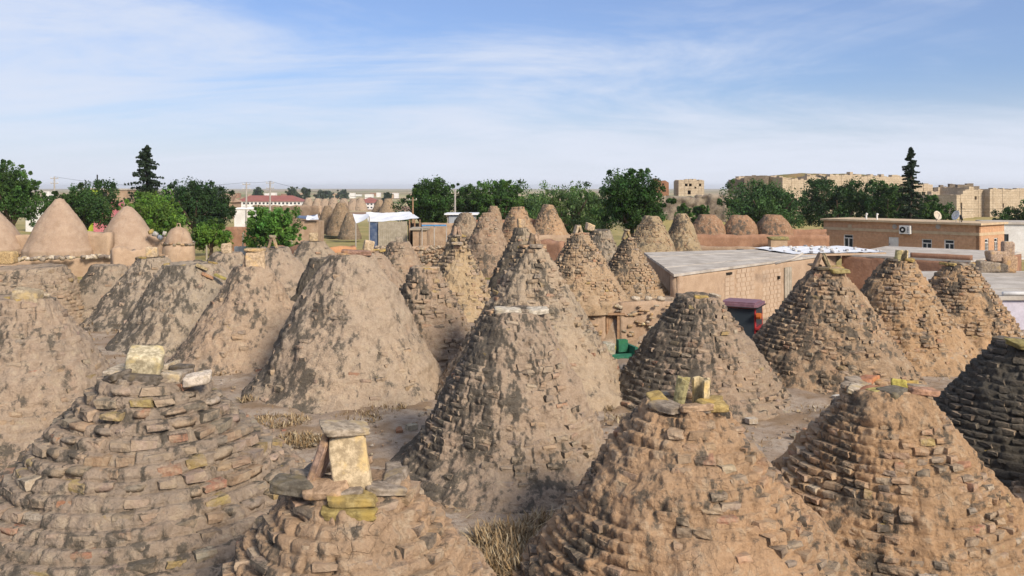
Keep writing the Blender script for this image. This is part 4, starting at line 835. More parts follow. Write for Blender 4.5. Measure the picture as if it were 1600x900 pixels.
# ------------------------------------------------------------------ long wall with collapsed domes, left-hand platform
lw = thing('mud_wall', 'long reddish mud wall below the row of collapsed domes', 'wall'); WA, WB = far(1078, 365, 85.6), far(1296, 365, 85.9); rough_quad_wall('wall', WA, WB, -2.5, 0.75, M_REDMUD, lw, 0.6, 0.12, 0.2, 31, 0.3)
WA2, WB2 = far(1232, 362, 88.5), far(1292, 362, 89); rough_quad_wall('upper_wall', WA2, WB2, -2.5, 1.15, M_REDMUD, lw, 0.5, 0.1, 0.12, 32, 0.3)
rough_quad_wall('low_wall', far(1090, 380, 80), far(1240, 380, 77), -2.5, 0.10, M_MUDWALL, lw, 0.5, 0.12, 0.15, 33, 0.3)
for px in (1155, 1152): p = far(px, 381, 78.3); MB().box((-0.3, -0.4, 0), (0.3, -0.2, 0.7)).build('wall_niche', M_DARK, lw, loc=(p.x, p.y, -0.75 + (0.3 if px == 1152 else 0))) if px == 1155 else None
cp = thing('plaster_pier', 'short plastered pier before the collapsed domes', 'pier', (*far(1215, 378, 84)[:2], -1.5)); MB().box((-0.8, -0.5, 0), (0.8, 0.5, 2.0)).build('shaft', M_TANWALL, cp); stone('cap', (0, 0, 2.08), (1.9, 1.2, 0.3), (0, 0, 0.1), (0.3, 0.26, 0.13), cp)

pf = thing('plastered_terrace', 'pink plastered terrace wall that carries the smooth domes', 'terrace'); rough_quad_wall('wall', far(-120, 430, 62), far(262, 430, 66), -2.0, 0.25, M_TANWALL, pf, 0.5, 0.12, 0.15, 41, 0.2)
rough_quad_wall('sloping_wall', far(178, 405, 60), far(238, 400, 62), -1.5, 1.15, M_TANWALL, pf, 0.6, 0.18, 0.5, 42, 0.2)
rough_quad_wall('saddle_wall', far(125, 372, 77), far(170, 372, 76.5), -1, 1.4, M_TANWALL, pf, 0.8, 0.1, 0.25, 43, 0.25); rough_quad_wall('saddle_wall', far(20, 372, 78), far(60, 372, 78), -1, 1.2, M_TANWALL, pf, 0.8, 0.1, 0.15, 44, 0.25)
for i in range(46):
    px = 30 + i * 3.4 + rnd.uniform(-1, 1); p = far(px, 404, 62 + 4 * px / 250); s = rnd.uniform(0.24, 0.46)
    if 118 < px < 128: continue
    stone('stone', (p.x, p.y - 0.1 + rnd.uniform(-.1, .2), 0.30 + rnd.uniform(-0.04, 0.12)), (s, 0.34, s * 0.7), (rnd.gauss(0, .2), rnd.gauss(0, .2), rnd.random() * 3), rnd.choice([(0.50, 0.43, 0.34), (0.58, 0.51, 0.42), (0.38, 0.32, 0.26), (0.24, 0.20, 0.17)]), pf, None, ST_M)
p = far(12, 402, 56); bx = tag(stone('cut_block', (p.x, p.y, 0.95), (1.05, 0.8, 0.85), (0, 0, 0.05), (0.50, 0.36, 0.19)), 'large ochre cut block at the terrace end beside the picture edge', 'stone')
# kiln
kp = far(279, 400, 72); kn = thing('clay_kiln', 'small clay kiln with a domed cap on a drum beside the shrubs', 'kiln', (kp.x, kp.y, -1.3)); V = []; nS = 36; prof = [(1.30, 0), (1.33, 0.8), (1.28, 1.65), (1.22, 2.1), (1.12, 2.12), (1.05, 2.5), (0.85, 3.0), (0.55, 3.35), (0.2, 3.52), (0.0, 3.55)]
for j, (r, z) in enumerate(prof):
    for i in range(nS): a = 2 * math.pi * i / nS; V.append((r * math.cos(a), r * math.sin(a), z))
V = np.array(V); nn = fbm(V, 1.5, 3, 3) * 0.09; V[:, :2] *= (1 + nn)[:, None]
def ring_faces(j0, j1): return np.array([[j * nS + i, j * nS + (i + 1) % nS, (j + 1) * nS + (i + 1) % nS, (j + 1) * nS + i] for j in range(j0, j1) for i in range(nS)])
obj('drum', fast_mesh('drum', V[:5 * nS], ring_faces(0, 4), True), M_TANWALL, kn); obj('cap', fast_mesh('cap', V[4 * nS:], ring_faces(4, 9) - 4 * nS, True), M_MUDWALL, kn); MB().tube([(-0.16, 0, 3.5), (-0.1, 0, 3.8), (0.1, 0, 3.8), (0.16, 0, 3.5)], 0.05, 8).build('handle', M_TANWALL, kn)
for i in range(26): a = i / 26 * 6.283; stone('rim_stone', (1.24 * math.cos(a), 1.24 * math.sin(a), 2.12 + rnd.uniform(-.06, .1)), (0.3, 0.2, 0.2), (0, 0, a + 1.57), pick([(GREY, 3), (TAN, 2), (DARKC, 1)]), kn, None, ST_M)
for i, (px, py, c) in enumerate(((243, 366, (0.42, 0.41, 0.40)), (250, 371, (0.25, 0.28, 0.36)), (257, 365, (0.48, 0.46, 0.43)), (300, 381, (0.48, 0.46, 0.44)), (236, 362, (0.38, 0.29, 0.12)))):
    p = far(px, py, 78); tag(stone('rubbish_bag', p, (0.5, 0.35, 0.42), (0.3, 0.4, i), c, None, None, ST_M), ('grey', 'bluish', 'white', 'small white', 'yellowish')[i] + ' rubbish bag dumped by the clay kiln', 'bag')
p = far(247, 372, 79.0); tag(rough_quad_wall('rubble_bank', (p.x - 2.2, p.y), (p.x + 2.4, p.y - 0.5), -1.6, 1.0, M_MUDWALL, None, 1.0, 0.3, 0.4, 47, 0.25), 'dark earth bank behind the rubbish bags and kiln', 'bank')

# ------------------------------------------------------------------ walls and sheds in the middle distance
def rubble_wall(label, A, B, z0, z1, n, mat=M_MUDWALL, seed=1, group=None):
    wv = thing('rubble_wall', label, 'wall', (0, 0, 0), 0, group); rough_quad_wall('core', A, B, z0, z1, mat, wv, 0.45, 0.06, 0.15, seed, 0.2)
    A = Vector(A[:2]).to_3d(); B = Vector(B[:2]).to_3d(); u = (B - A).normalized(); nr = Vector((u.y, -u.x, 0)); rz = math.atan2(u.y, u.x); vs, fs, cs, k = [], [], [], 0
    for i in range(n):
        p = A.lerp(B, rnd.random()) + nr * 0.03; s = rnd.uniform(0.16, 0.38); v, f = CB[i % 10]; Mx = np.array(Euler((0, rnd.gauss(0, .15), rz)).to_matrix())
        vv = (v * np.array([s, 0.22, s * 0.6])) @ Mx.T + np.array([p.x, p.y, rnd.uniform(z0 + 0.5, z1)]); vs.append(vv); fs.append(f + k); k += len(vv); cs.append(np.tile([*pick([(TAN, 4), (PALE, 2), (GREY, 3), (ORNG, 2)]), 0.2], (len(vv), 1)))
    o = obj('stones', fast_mesh('stones', np.concatenate(vs), np.concatenate(fs), True, np.concatenate(cs)), M_BRKA, wv); o['kind'] = 'stuff'; return wv
rubble_wall('rubble stone wall behind the yellow grass', far(585, 400, 62), far(702, 400, 63), -1.6, 1.25, 420, seed=51)
rubble_wall('short dark rubble wall next to the orange mud wall', far(552, 400, 60), far(592, 400, 64), -1.6, 1.0, 130, seed=52)
ow = tag(rough_quad_wall('orange_mud_wall', far(487, 380, 58), far(557, 380, 59), -1.6, 1.35, noisy('orange_mud', (0.46, 0.24, 0.12), (0.38, 0.19, 0.1), 1.2, 0.95, 0.05, 0.7, stain=(0.28, 0.18, 0.11)), None, 0.9, 0.12, 0.3, 53, 0.2), 'bulging orange mud wall before the dark dome cluster', 'wall')
tag(rough_quad_wall('brown_mud_wall', far(432, 380, 62), far(490, 380, 60), -1.6, 1.3, M_REDMUD, None, 0.5, 0.1, 0.25, 54, 0.2), 'brown mud wall beside the bright green round tree', 'wall')
tag(rough_quad_wall('garden_wall', far(352, 370, 88), far(400, 370, 88), -2, 1.5, M_REDMUD, None, 0.4, 0.08, 0.1, 55, 0.3), 'reddish garden wall between the two bright bushes', 'wall')
for i, (px, py, hh) in enumerate(((379, 400, 2.2), (360, 405, 1.2), (448, 392, 1.0), (456, 392, 1.2), (323, 402, 1.1))):
    p = at(px, py, -0.9); tag(MB().tube([(0, 0, -0.4), (rnd.gauss(0, .04), 0, hh)], [0.09, 0.07], 7).build('wooden_post', M_PLANK, loc=(p.x, p.y, -0.9)), ('tall pale post beside the corrugated fence', 'short post beside the little block-topped dome', 'short post in front of the brown mud wall', 'short post in front of the brown mud wall', 'thin post beside the bright low bush')[i], 'post', 'wooden posts')
m = MB()
for i in range(40): m.box((i * 0.11, 0.03 * math.sin(i * 1.6), 0), (i * 0.11 + 0.112, 0.03 * math.sin(i * 1.6) + 0.02, 1.15 + 0.02 * (i % 3)))
p = at(366, 405, -1.0); tag(m.build('corrugated_fence', noisy('zinc', (0.50, 0.53, 0.55), (0.40, 0.43, 0.46), 1, 0.5), loc=(p.x, p.y, -1.0)), 'grey corrugated sheet fence behind the small domes', 'fence')
# sheds with tarpaulins
def drape(name, P4, mat, parent, sag=0.15, res=16, seed=1, amp=0.06):
    a, b, c, d = [np.array(p) for p in P4]; u = np.linspace(0, 1, res); U, W_ = np.meshgrid(u, u); U = U.ravel()[:, None]; W_ = W_.ravel()[:, None]
    P = a * (1 - U) * (1 - W_) + b * U * (1 - W_) + c * U * W_ + d * (1 - U) * W_; P[:, 2] += -sag * 4 * (U * (1 - U))[:, 0] * 0.5 + amp * fbm(P, 1.1, 3, seed)
    ii = np.arange(res * res).reshape(res, res); q = np.stack([ii[:-1, :-1].ravel(), ii[:-1, 1:].ravel(), ii[1:, 1:].ravel(), ii[1:, :-1].ravel()], 1); P2 = P.copy(); P2[:, 2] -= 0.02
    return obj(name, fast_mesh(name, np.concatenate([P, P2]), np.concatenate([q, q[:, ::-1] + len(P)]), True), mat, parent)
td = 84.0
def fp3(px, py, d=td): return tuple(far(px, py, d))
ts = thing('tarpaulin_shed', 'shed roofed with white tarpaulin and pale board front behind the rubble wall', 'shed')
drape('roof_tarpaulin', (fp3(575, 346), fp3(655, 340), tuple(far(640, 331, td + 5)), tuple(far(572, 332, td + 5))), M_TARP, ts, 0.15, 24, 2, 0.12)
for i in range(14):
    a = far(591 + i * 3.25, 360, td - 0.1); MB().box((a.x, a.y, -2.2), (a.x + 0.185, a.y + 0.05, far(600, 346.5 - i * 0.12, td).z - 0.05)).build('board', M_PLANK, ts)
MB().box((far(577, 360, td).x, td + 0.1, -2.2), (far(590.5, 360, td).x, td + 0.2, far(580, 347, td).z)).build('blue_side', M_BTARP, ts)
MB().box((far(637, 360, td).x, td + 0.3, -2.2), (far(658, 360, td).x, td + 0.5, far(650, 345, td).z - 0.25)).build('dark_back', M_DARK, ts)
for px in (640, 648, 656): a = far(px, 350, td - 0.2); MB().tube([(a.x, a.y, -2.2), (a.x, a.y, far(px, 343, td).z)], 0.07, 6).build('post', M_WOOD, ts)
t2s = thing('white_awning', 'sagging white awning stretched beside the dark dome cluster', 'awning'); drape('cloth', (fp3(556, 349), fp3(577, 338), tuple(far(575, 333, td + 3)), tuple(far(551, 334, td + 3))), M_TARP, t2s, 0.2, 14, 5, 0.05)
for px, y1 in ((556, 349), (577, 338)): a = far(px, y1, td); MB().tube([(a.x, a.y, -2.2), (a.x, a.y, a.z)], 0.06, 6).build('pole', M_POLE, t2s)
t3s = thing('blue_white_tent', 'low blue and white tarpaulin roof left of the dark dome cluster', 'tent'); drape('roof_tarpaulin', (tuple(far(463, 341, 95)), tuple(far(497, 343, 95)), tuple(far(495, 335, 98)), tuple(far(463, 336, 98))), M_BTARP, t3s, 0.1, 12, 6, 0.12); drape('white_sheet', (tuple(far(478, 342.5, 94.5)), tuple(far(498, 343, 94.5)), tuple(far(496, 335, 97.7)), tuple(far(480, 336, 97.7))), M_TARP, t3s, 0.1, 12, 7, 0.12)
a, b = far(463, 341, 95), far(497, 343, 95); MB().box((a.x, 95, -2.2), (b.x, 98, a.z - 0.35)).build('wall', M_MUDWALL, t3s)
mh = thing('mud_outhouse', 'small orange mud outhouse beside the tarpaulin shed', 'outhouse', (0, 0, 0)); a = far(645, 361, 80); b = far(667, 361, 80); MB().box((a.x, 80, -2.2), (b.x, 83, 1.55)).build('wall', M_MUDWALL, mh); a = far(640, 350, 80); b = far(668, 350, 80); MB().box((a.x, 79.8, 1.56), (b.x, 83.2, 1.72)).build('roof', M_PLANK, mh)
bt = thing('blue_pipe_frame', 'long blue rail standing before the brown yard wall', 'rail', (0, 0, 0)); a = far(660, 352, 80); b = far(698, 352, 80); MB().box((a.x, 79.5, a.z - 0.06), (b.x, 79.6, a.z + 0.08)).build('rail', M_PAINT, bt, color=(0.08, 0.25, 0.5, 1))
for x in (a.x, (a.x + b.x) / 2, b.x): MB().tube([(x, 79.66, -2.0), (x, 79.66, a.z)], 0.05, 6).build('post', M_POLE, bt)
tag(rough_quad_wall('yard_wall', far(655, 352, 86), far(708, 352, 86), -2.2, 1.95, M_MUDWALL, None, 0.4, 0.08, 0.1, 58, 0.3), 'brown mud yard wall behind the blue rail', 'wall')
tsd = thing('tin_shed', 'grey tin shed with a pale roof beside the power pole', 'shed', (0, 0, 0)); a = far(699, 350, 88); b = far(742, 330, 88)
for i in range(16): x = a.x + (b.x - a.x) * i / 16; MB().box((x, 88, -2.2), (x + (b.x - a.x) / 16 * 0.94, 88.06, 2.6 + 0.05 * (i % 2))).build('tin_sheet', noisy('tin', (0.42, 0.45, 0.48), (0.33, 0.35, 0.38), 1, 0.5), tsd) if i else None
MB().box((a.x - 0.3, 87.7, 2.72), (b.x + 0.3, 92, 2.85)).build('roof', M_TARP, tsd); MB().box((a.x, 88.1, -2.2), (b.x, 91.5, 2.6)).build('body', M_POLE, tsd)
zh = thing('mud_house', 'mud house under the orange dome in front of the willow', 'house', (0, 0, 0)); k = 4.5 / 73; a = far(818, 366, FPX * k); b = far(890, 366, FPX * k); rough_quad_wall('wall', (a.x, a.y - 2.2), (b.x, a.y - 2.2), -2.2, 1.02, M_MUDWALL, zh, 0.4, 0.08, 0.1, 61, 0.3); MB().box((a.x, a.y - 1.9, -2.2), (b.x, a.y + 2.5, 0.98)).build('body', M_MUDWALL, zh)
tag(rough_quad_wall('curved_mud_wall', far(835, 380, 60), far(878, 380, 59), -1.5, 1.75, M_REDMUD, None, 0.6, 0.12, 0.3, 62, 0.2), 'ruined brown mud wall behind the dome above the wooden door', 'wall')
tag(rough_quad_wall('orange_wall_stub', far(930, 380, 62), far(962, 380, 62), -1.5, 1.0, M_MUDWALL, None, 0.5, 0.1, 0.3, 63, 0.2), 'short orange wall stub between the grey dome and the rough dome', 'wall')
tag(rough_quad_wall('back_mud_wall', far(732, 345, 84), far(840, 345, 84), -2, 2.4, M_REDMUD, None, 0.5, 0.1, 0.2, 64, 0.3), 'brown mud wall behind the cluster of brown domes', 'wall')
tag(rough_quad_wall('field_wall', far(395, 320, 170), far(500, 320, 160), -4, 2.1, M_MUDWALL, None, 0.6, 0.15, 0.3, 65, 0.5), 'long pale mud wall below the red roofed school', 'wall')

# ------------------------------------------------------------------ village and castle in the distance
def simple_house(label, px0, px1, ytop, d, zb, depth, mat, roofmat=None, rh=0.0, windows=0, rz=0.0, floors=1, name='village_house', group=None, col=None, wcol=M_GLASS):
    a = far(px0, ytop, d); b = far(px1, ytop, d); L = b.x - a.x; Ht = a.z - zb - rh; hsv = thing(name, label, 'house', (a.x, d, zb), rz, group)
    holes = []
    if windows:
        fh_ = Ht / floors
        for fl in range(floors):
            for i in range(windows): c = L * (i + 0.5) / windows; ww = min(L / windows * 0.27, 1.2); holes.append((c - ww, c + ww, fl * fh_ + fh_ * 0.35, fl * fh_ + fh_ * 0.8))
    wall_with_openings(L, 0, Ht, 0.3, holes).build('wall', mat, hsv, color=col); MB().box((0, 0.32, 0), (0.3, depth, Ht)).build('wall', mat, hsv, color=col); MB().box((L - 0.3, 0.32, 0), (L, depth, Ht)).build('wall', mat, hsv, color=col)
    for h in holes: MB().box((h[0] - .02, 0.18, h[2] - .02), (h[1] + .02, 0.22, h[3] + .02)).build('window', wcol, hsv)
    if rh: 
        o = 0.6; V = [(-o, -o, Ht), (L + o, -o, Ht), (L + o, depth + o, Ht), (-o, depth + o, Ht), (depth * 0.4, depth / 2, Ht + rh), (L - depth * 0.4, depth / 2, Ht + rh)]
        obj('roof', mesh_of('roof', V, [(0, 1, 5, 4), (1, 2, 5), (2, 3, 4, 5), (3, 0, 4), (3, 2, 1, 0)]), roofmat or M_REDROOF, hsv)
    else: MB().box((-0.15, -0.15, Ht + .003), (L + 0.15, depth + .15, Ht + 0.25)).build('roof', roofmat or M_ROOF, hsv)
    return hsv
simple_house('long white school with two rows of windows and a red roof', 366, 470, 305.5, 520, -8.2, 18, M_WHITE, M_REDROOF, 3.6, 17, 0, 2, 'school_building')
simple_house('farther white school block with a red roof behind the twin domes', 556, 594, 308.5, 540, -8.2, 18, M_WHITE, M_REDROOF, 3.4, 7, 0, 2, 'school_building')
simple_house('yellow-green painted house among the trees', 128, 155, 296, 150, -3, 6, M_PAINT, None, 0, 0, 0, 1, 'village_house', None, (0.42, 0.52, 0.05, 1))
simple_house('plain brown house with one dark doorway beside the conifer', 157, 198, 297, 145, -3, 7, M_MUDWALL, None, 0, 0)
p = far(163, 311, 144.9); tag(MB().box((-0.45, -0.06, -2.2), (0.45, 0.0, 1.3)).build('dark_doorway', M_RUB, loc=(p.x, 144.98, p.z)), 'dark door leaf on the plain brown house', 'door')
tag(MB().box((far(146, 322, 128).x, 128, -3), (far(192, 322, 128).x, 128.4, far(150, 315, 128).z)).build('pink_wall', M_PAINT, color=(0.62, 0.22, 0.25, 1)), 'pink painted wall behind the saddle between smooth domes', 'wall')
simple_house('small white shed with a red roof and blue cover below the school', 366, 396, 327, 150, -5, 5, M_WHITE, M_PAINT, 0, 0, 0, 1, 'village_house'); 
simple_house('low white house half hidden by the left leafy tree', 40, 62, 315, 150, -3, 6, M_WHITE, None, 0, 0)
simple_house('grey sloping-roofed mud house beside the school', 345, 362, 303, 260, -6, 9, M_MUDWALL, M_MUDWALL, 2.5, 0)
for i, (px, wv, yt, dd, cc) in enumerate(((770 - 200, 12, 303.5, 900, 0), (640, 14, 303.5, 950, 1), (600, 10, 302, 1000, 0), (660, 9, 302, 1100, 2), (545, 9, 301.5, 1100, 0), (520, 8, 302, 1000, 1), (700, 10, 303, 900, 0), (330, 12, 303, 800, 1), (420, 10, 301, 1100, 0), (450, 9, 300.5, 1200, 2), (588, 6, 301, 1200, 0), (68, 9, 299, 800, 0), (110, 8, 299, 900, 1), *[(335 + 23 * i + (i * 37) % 17, 5 + (i * 7) % 8, 301 + (i * 13) % 30 / 10, 1000 + (i * 91) % 500, (i * 5) % 3) for i in range(17)])):
    simple_house(('small white far house on the plain', 'small tan far house on the plain', 'small reddish far house on the plain')[cc], px, px + wv, yt, dd, -9, 9, (M_WHITE, M_TANWALL, M_REDMUD)[cc], (M_REDROOF if cc == 2 else M_ROOF), 0, 0, 0, 1, 'far_house', 'far houses on the plain')

def ruin(name, label, cat, A, B, z0, ztop, depth, mat, seed=1, jag=0.35, holes=(), amp=0.12, steps=None):
    """ruined stone block from A to B with a broken top edge and real openings"""
    A = Vector((A[0], A[1], 0)); B = Vector((B[0], B[1], 0)); L = (B - A).length; rz = math.atan2(B.y - A.y, B.x - A.x); v = thing(name, label, cat, (A.x, A.y, z0), rz)
    n = max(6, int(L / 0.8)); xsb = sorted({*[L * i / n for i in range(n + 1)], *[h[0] for h in holes], *[h[1] for h in holes]}); m = MB(); rs = random.Random(seed)
    for a, b in zip(xsb[:-1], xsb[1:]):
        c = (a + b) / 2; st = 0
        if steps:
            for s0, dz in steps:
                if c / L >= s0: st = dz
        dy = 0.30 * float(fbm(np.array([[c * 0.23, seed + 5.0, 0.0]]), 1, 2, seed)[0]) + rs.uniform(-.05, .05); zt = ztop - z0 + st + 1.3 * jag * (float(fbm(np.array([[c * 0.35, seed, 0.0]]), 1, 3, seed)[0]) + rs.uniform(-0.3, 0.3)); z = 0
        for h in sorted([h for h in holes if h[0] < c < h[1]], key=lambda h: h[2]): m.box((a, dy, z), (b, 1.2, h[2])); z = h[3]
        m.box((a, dy, z), (b, 1.2, zt))
        m.box((a, depth - 1.0, 0), (b, depth, zt - rs.uniform(0, 0.6)))
    for x0, x1 in ((0, 1.0), (L - 1.0, L)):
        k = max(2, int(depth / 1.2))
        for i in range(k): m.box((x0, 1.201 + (depth - 2.21) * i / k, 0), (x1, 1.201 + (depth - 2.21) * (i + 1) / k, ztop - z0 + (steps[0][1] if steps and x0 == 0 else (steps[-1][1] if steps else 0)) + jag * rs.uniform(-0.6, 0.3)))
    m.box((1.01, 1.21, 0), (L - 1.01, depth - 1.01, (ztop - z0) * 0.6)); m.build('masonry', mat, v)
    for h in holes: MB().box((h[0] - .1, 1.0, h[2] - .1), (h[1] + .1, 1.15, h[3] + .1)).build('opening', M_DARK, v) if h[3] - h[2] < 99 else None
    return v
def F2(px, d): return ((px - 800) * d / FPX, d)
dc = 205.0; kz = dc / FPX
def zc(py, d=dc): return CAM_H - (py - HOR) * d / FPX
ruin('ruined_tower', 'free-standing cream ruined tower with small windows on the mound', 'ruin', F2(1060, 190), F2(1100, 190), zc(306, 190), zc(281.5, 190), 5.5, M_CASTLE, 3, 0.4, [(1.4, 2.0, 2.1, 2.7), (2.3, 2.9, 2.1, 2.7), (4.5, 5.0, 2.1, 2.7), (2.0, 2.7, 0.3, 1.2), (3.5, 3.9, 1.6, 2.0)])
rn = thing('gabled_ruin', 'reddish brick ruin with a gabled top beside the dark broad tree', 'ruin', (*F2(1022, 190), zc(306, 190))); L_ = 23 * 190 / FPX; V = [(0, 0, 0), (L_, 0, 0), (L_, 0, 2.9), (L_ * 0.75, 0, 3.4), (L_ * 0.5, 0, 3.2), (L_ * 0.4, 0, 3.3), (L_ * 0.12, 0, 3.9), (0, 0, 3.2)]; nV = len(V); V += [(x, 3.5, z) for x, _, z in V]
obj('masonry', mesh_of('masonry', V, [tuple(range(nV)), tuple(range(nV, 2 * nV))[::-1]] + [(i, i + nV, (i + 1) % nV + nV, (i + 1) % nV) for i in range(nV)]), M_RED_RUIN, rn)
for (x, z) in ((1.0, 2.2), (2.0, 2.3), (2.4, 0.9), (1.2, 0.8)): MB().box((x - 0.2, -0.04, z), (x + 0.2, -0.005, z + 0.45)).build('window', M_DARK, rn)
ruin('castle_bastion', 'dark grey castle bastion with an arched opening at its foot', 'castle', F2(1138, dc), F2(1167, dc - 4), zc(306), zc(280), 8, M_CASTLE_D, 5, 0.35, [(1.9, 3.0, 0.1, 1.3)])
ruin('castle_bastion', 'taller dark castle bastion stepping back beside the pale curtain wall', 'castle', F2(1163, dc - 6), F2(1198, dc - 8), zc(312), zc(275.5), 12, M_CASTLE_D, 6, 0.4)
ruin('castle_wall', 'broken cream castle wall corner behind the mid green tree', 'castle', F2(1197, dc - 3), F2(1228, dc + 2), zc(318), zc(279), 10, M_CASTLE, 7, 0.9, steps=[(0, 0.3), (0.5, -0.5)])
ruin('castle_wall', 'broad pale castle tower face with a dark arch at its side', 'castle', F2(1223, dc - 9), F2(1283, dc - 5), zc(330), zc(277), 10, M_CASTLE, 8, 0.7)
ruin('castle_wall', 'set-back castle wall with the tall arched gateway', 'castle', F2(1278, dc), F2(1297, dc), zc(330), zc(281), 6, M_CASTLE, 9, 0.4, [(0.6, 2.0, 2.6, 6.2)])
ruin('castle_wall', 'long cream castle curtain wall behind the dark trees and tall conifer', 'castle', F2(1292, dc - 5), F2(1428, dc + 3), zc(330), zc(273.5), 12, M_CASTLE, 10, 0.9, steps=[(0, 0), (0.75, -0.25)])
ruin('castle_wall', 'stepped end of the castle curtain wall by the conifer', 'castle', F2(1428, dc - 2), F2(1457, dc + 1), zc(330), zc(287), 8, M_CASTLE, 11, 0.4)
ruin('castle_wall', 'low cream castle wall joining the two castle halves', 'castle', F2(1455, dc - 8), F2(1512, dc - 2), zc(350), zc(304.5), 5, M_CASTLE, 12, 0.3)
ruin('castle_wall', 'sloping castle wall with two slit openings', 'castle', F2(1494, dc - 22), F2(1522, dc - 18), zc(355), zc(297), 8, M_CASTLE, 13, 0.3, [(1.6, 2.3, 5.0, 6.2)], steps=[(0, -0.9), (0.4, 0), (0.7, 0.6)])
ruin('castle_tower', 'dark side of the great castle tower with a square window', 'castle', F2(1519, dc - 10), F2(1547, dc - 9), zc(360), zc(295), 14, M_CASTLE, 14, 0.25, [(0.6, 1.2, 7.4, 8.2)])
ruin('castle_tower', 'great cream castle tower face at the picture edge', 'castle', F2(1546, dc - 11), F2(1640, dc - 7), zc(360), zc(295), 14, M_CASTLE, 15, 0.45, [(3.4, 3.8, 5.6, 6.6)])
ruin('castle_keep', 'round broken keep rising behind the castle tower', 'castle', F2(1481, dc + 20), F2(1531, dc + 20), zc(320), CAM_H + 5 * (dc + 20) / FPX * 0.6, 10, M_CASTLE_D, 16, 0.4, steps=[(0, -0.5), (0.3, 0.4), (0.8, -0.2)])
# grassy fill on the castle top
g_x, g_y = np.meshgrid(np.linspace(-1, 1, 60), np.linspace(-1, 1, 24)); P = np.stack([78 + g_x.ravel() * 20, 219 + g_y.ravel() * 8, 0 * g_x.ravel()], 1); P[:, 2] = 5.6 + 3.5 * (1 - np.abs(g_x.ravel()) ** 4) * (1 - np.abs(g_y.ravel()) ** 3) * (0.95 + 0.16 * fbm(P, 0.25, 3, 5)); ii = np.arange(P.shape[0]).reshape(24, 60)
tag(obj('castle_earth_fill', fast_mesh('castle_earth_fill', P, np.stack([ii[:-1, :-1].ravel(), ii[:-1, 1:].ravel(), ii[1:, 1:].ravel(), ii[1:, :-1].ravel()], 1), True), noisy('dry_turf', (0.25, 0.17, 0.085), (0.17, 0.15, 0.06), 0.3, 0.95, 0.3)), kind='structure')
# rock outcrop before the towers
for i, (pa, pb, zt, sd) in enumerate(((1030, 1092, 309, 71), (1085, 1135, 305, 72), (1125, 1190, 306, 73))):
    tag(rough_quad_wall('rock_outcrop', F2(pa, 176), F2(pb, 174), -3, zc(zt, 175), M_ROCK, None, 8, 0.9, 0.7, sd, 0.5), ('pale broken rock face below the free-standing tower', 'rock face with caves between the tower and the bastion', 'rubbly rock face below the dark bastion')[i], 'rock')

# ------------------------------------------------------------------ poles and wires
def pole(px, ytop, ybase, d, label, arms=1, mat=M_POLE):
    a = far(px, ytop, d); zb = gz(a.x, d); v = thing('utility_pole', label, 'pole', (a.x, d, zb)); h = a.z - zb; rr = 0.0008 * d + 0.03
    MB().tube([(0, 0, -0.3), (0, 0, h)], [rr * 1.3, rr * 0.8], 8).build('shaft', mat, v)
    for i in range(arms):
        z = h - 0.4 - 0.9 * i; MB().box((-0.0045 * d, -0.05, z), (0.0045 * d, 0.05, z + 0.0007 * d)).build('crossarm', M_PLANK, v)
        for s in (-1, 0.0, 1): MB().tube([(s * 0.004 * d, 0, z + 0.0008 * d), (s * 0.004 * d, 0, z + 0.0022 * d)], 0.0004 * d, 6).build('insulator', M_WHITE, v)
    return a
P1_ = pole(85, 276, 310, 160, 'utility pole beside the tallest smooth dome', 2); P2_ = pole(385, 285, 330, 150, 'twin-armed utility pole before the school, nearer its end', 2); P3_ = pole(422, 283, 332, 150, 'twin-armed utility pole before the middle of the school', 2)
P4_ = pole(645, 308, 335, 110, 'short wooden pole before the dark tree', 1, M_WOOD); P5_ = pole(711, 297, 345, 100, 'slim pale pole beside the tin shed', 1); pole(152, 273, 296, 160, 'thin antenna mast on the yellow-green house', 0, M_RUB)
def wire(a, b, label, sag=0.6, r=0.012):
    a, b = Vector(a), Vector(b); n = 14; tag(MB().tube([a.lerp(b, i / n) - Vector((0, 0, sag * 4 * (i / n) * (1 - i / n))) for i in range(n + 1)], r, 4).build('power_wire', M_RUB), label, 'wire')
wire(P1_, P2_, 'wire spanning from the tallest smooth dome pole to the school poles', 1.2, 0.02); wire(P2_, P3_, 'wire between the two school poles', 0.15, 0.02); wire(P3_, P4_ - Vector((0, 0, 0.2)), 'wire from the school poles to the short wooden pole', 0.8, 0.02)
wire(P4_, P5_ - Vector((0, 0, 0.9)), 'wire between the wooden pole and the slim pale pole', 0.3, 0.018); wire(P5_ - Vector((0, 0, 0.9)), far(880, 309, 120), 'wire running from the slim pale pole into the trees', 0.2, 0.018)
wire(far(1500, 330, 84), far(1660, 333, 90), 'upper wire leaving the orange house', 0.1, 0.012); wire(far(1500, 327, 84), far(1660, 322, 90), 'lower wire leaving the orange house', 0.1, 0.012)

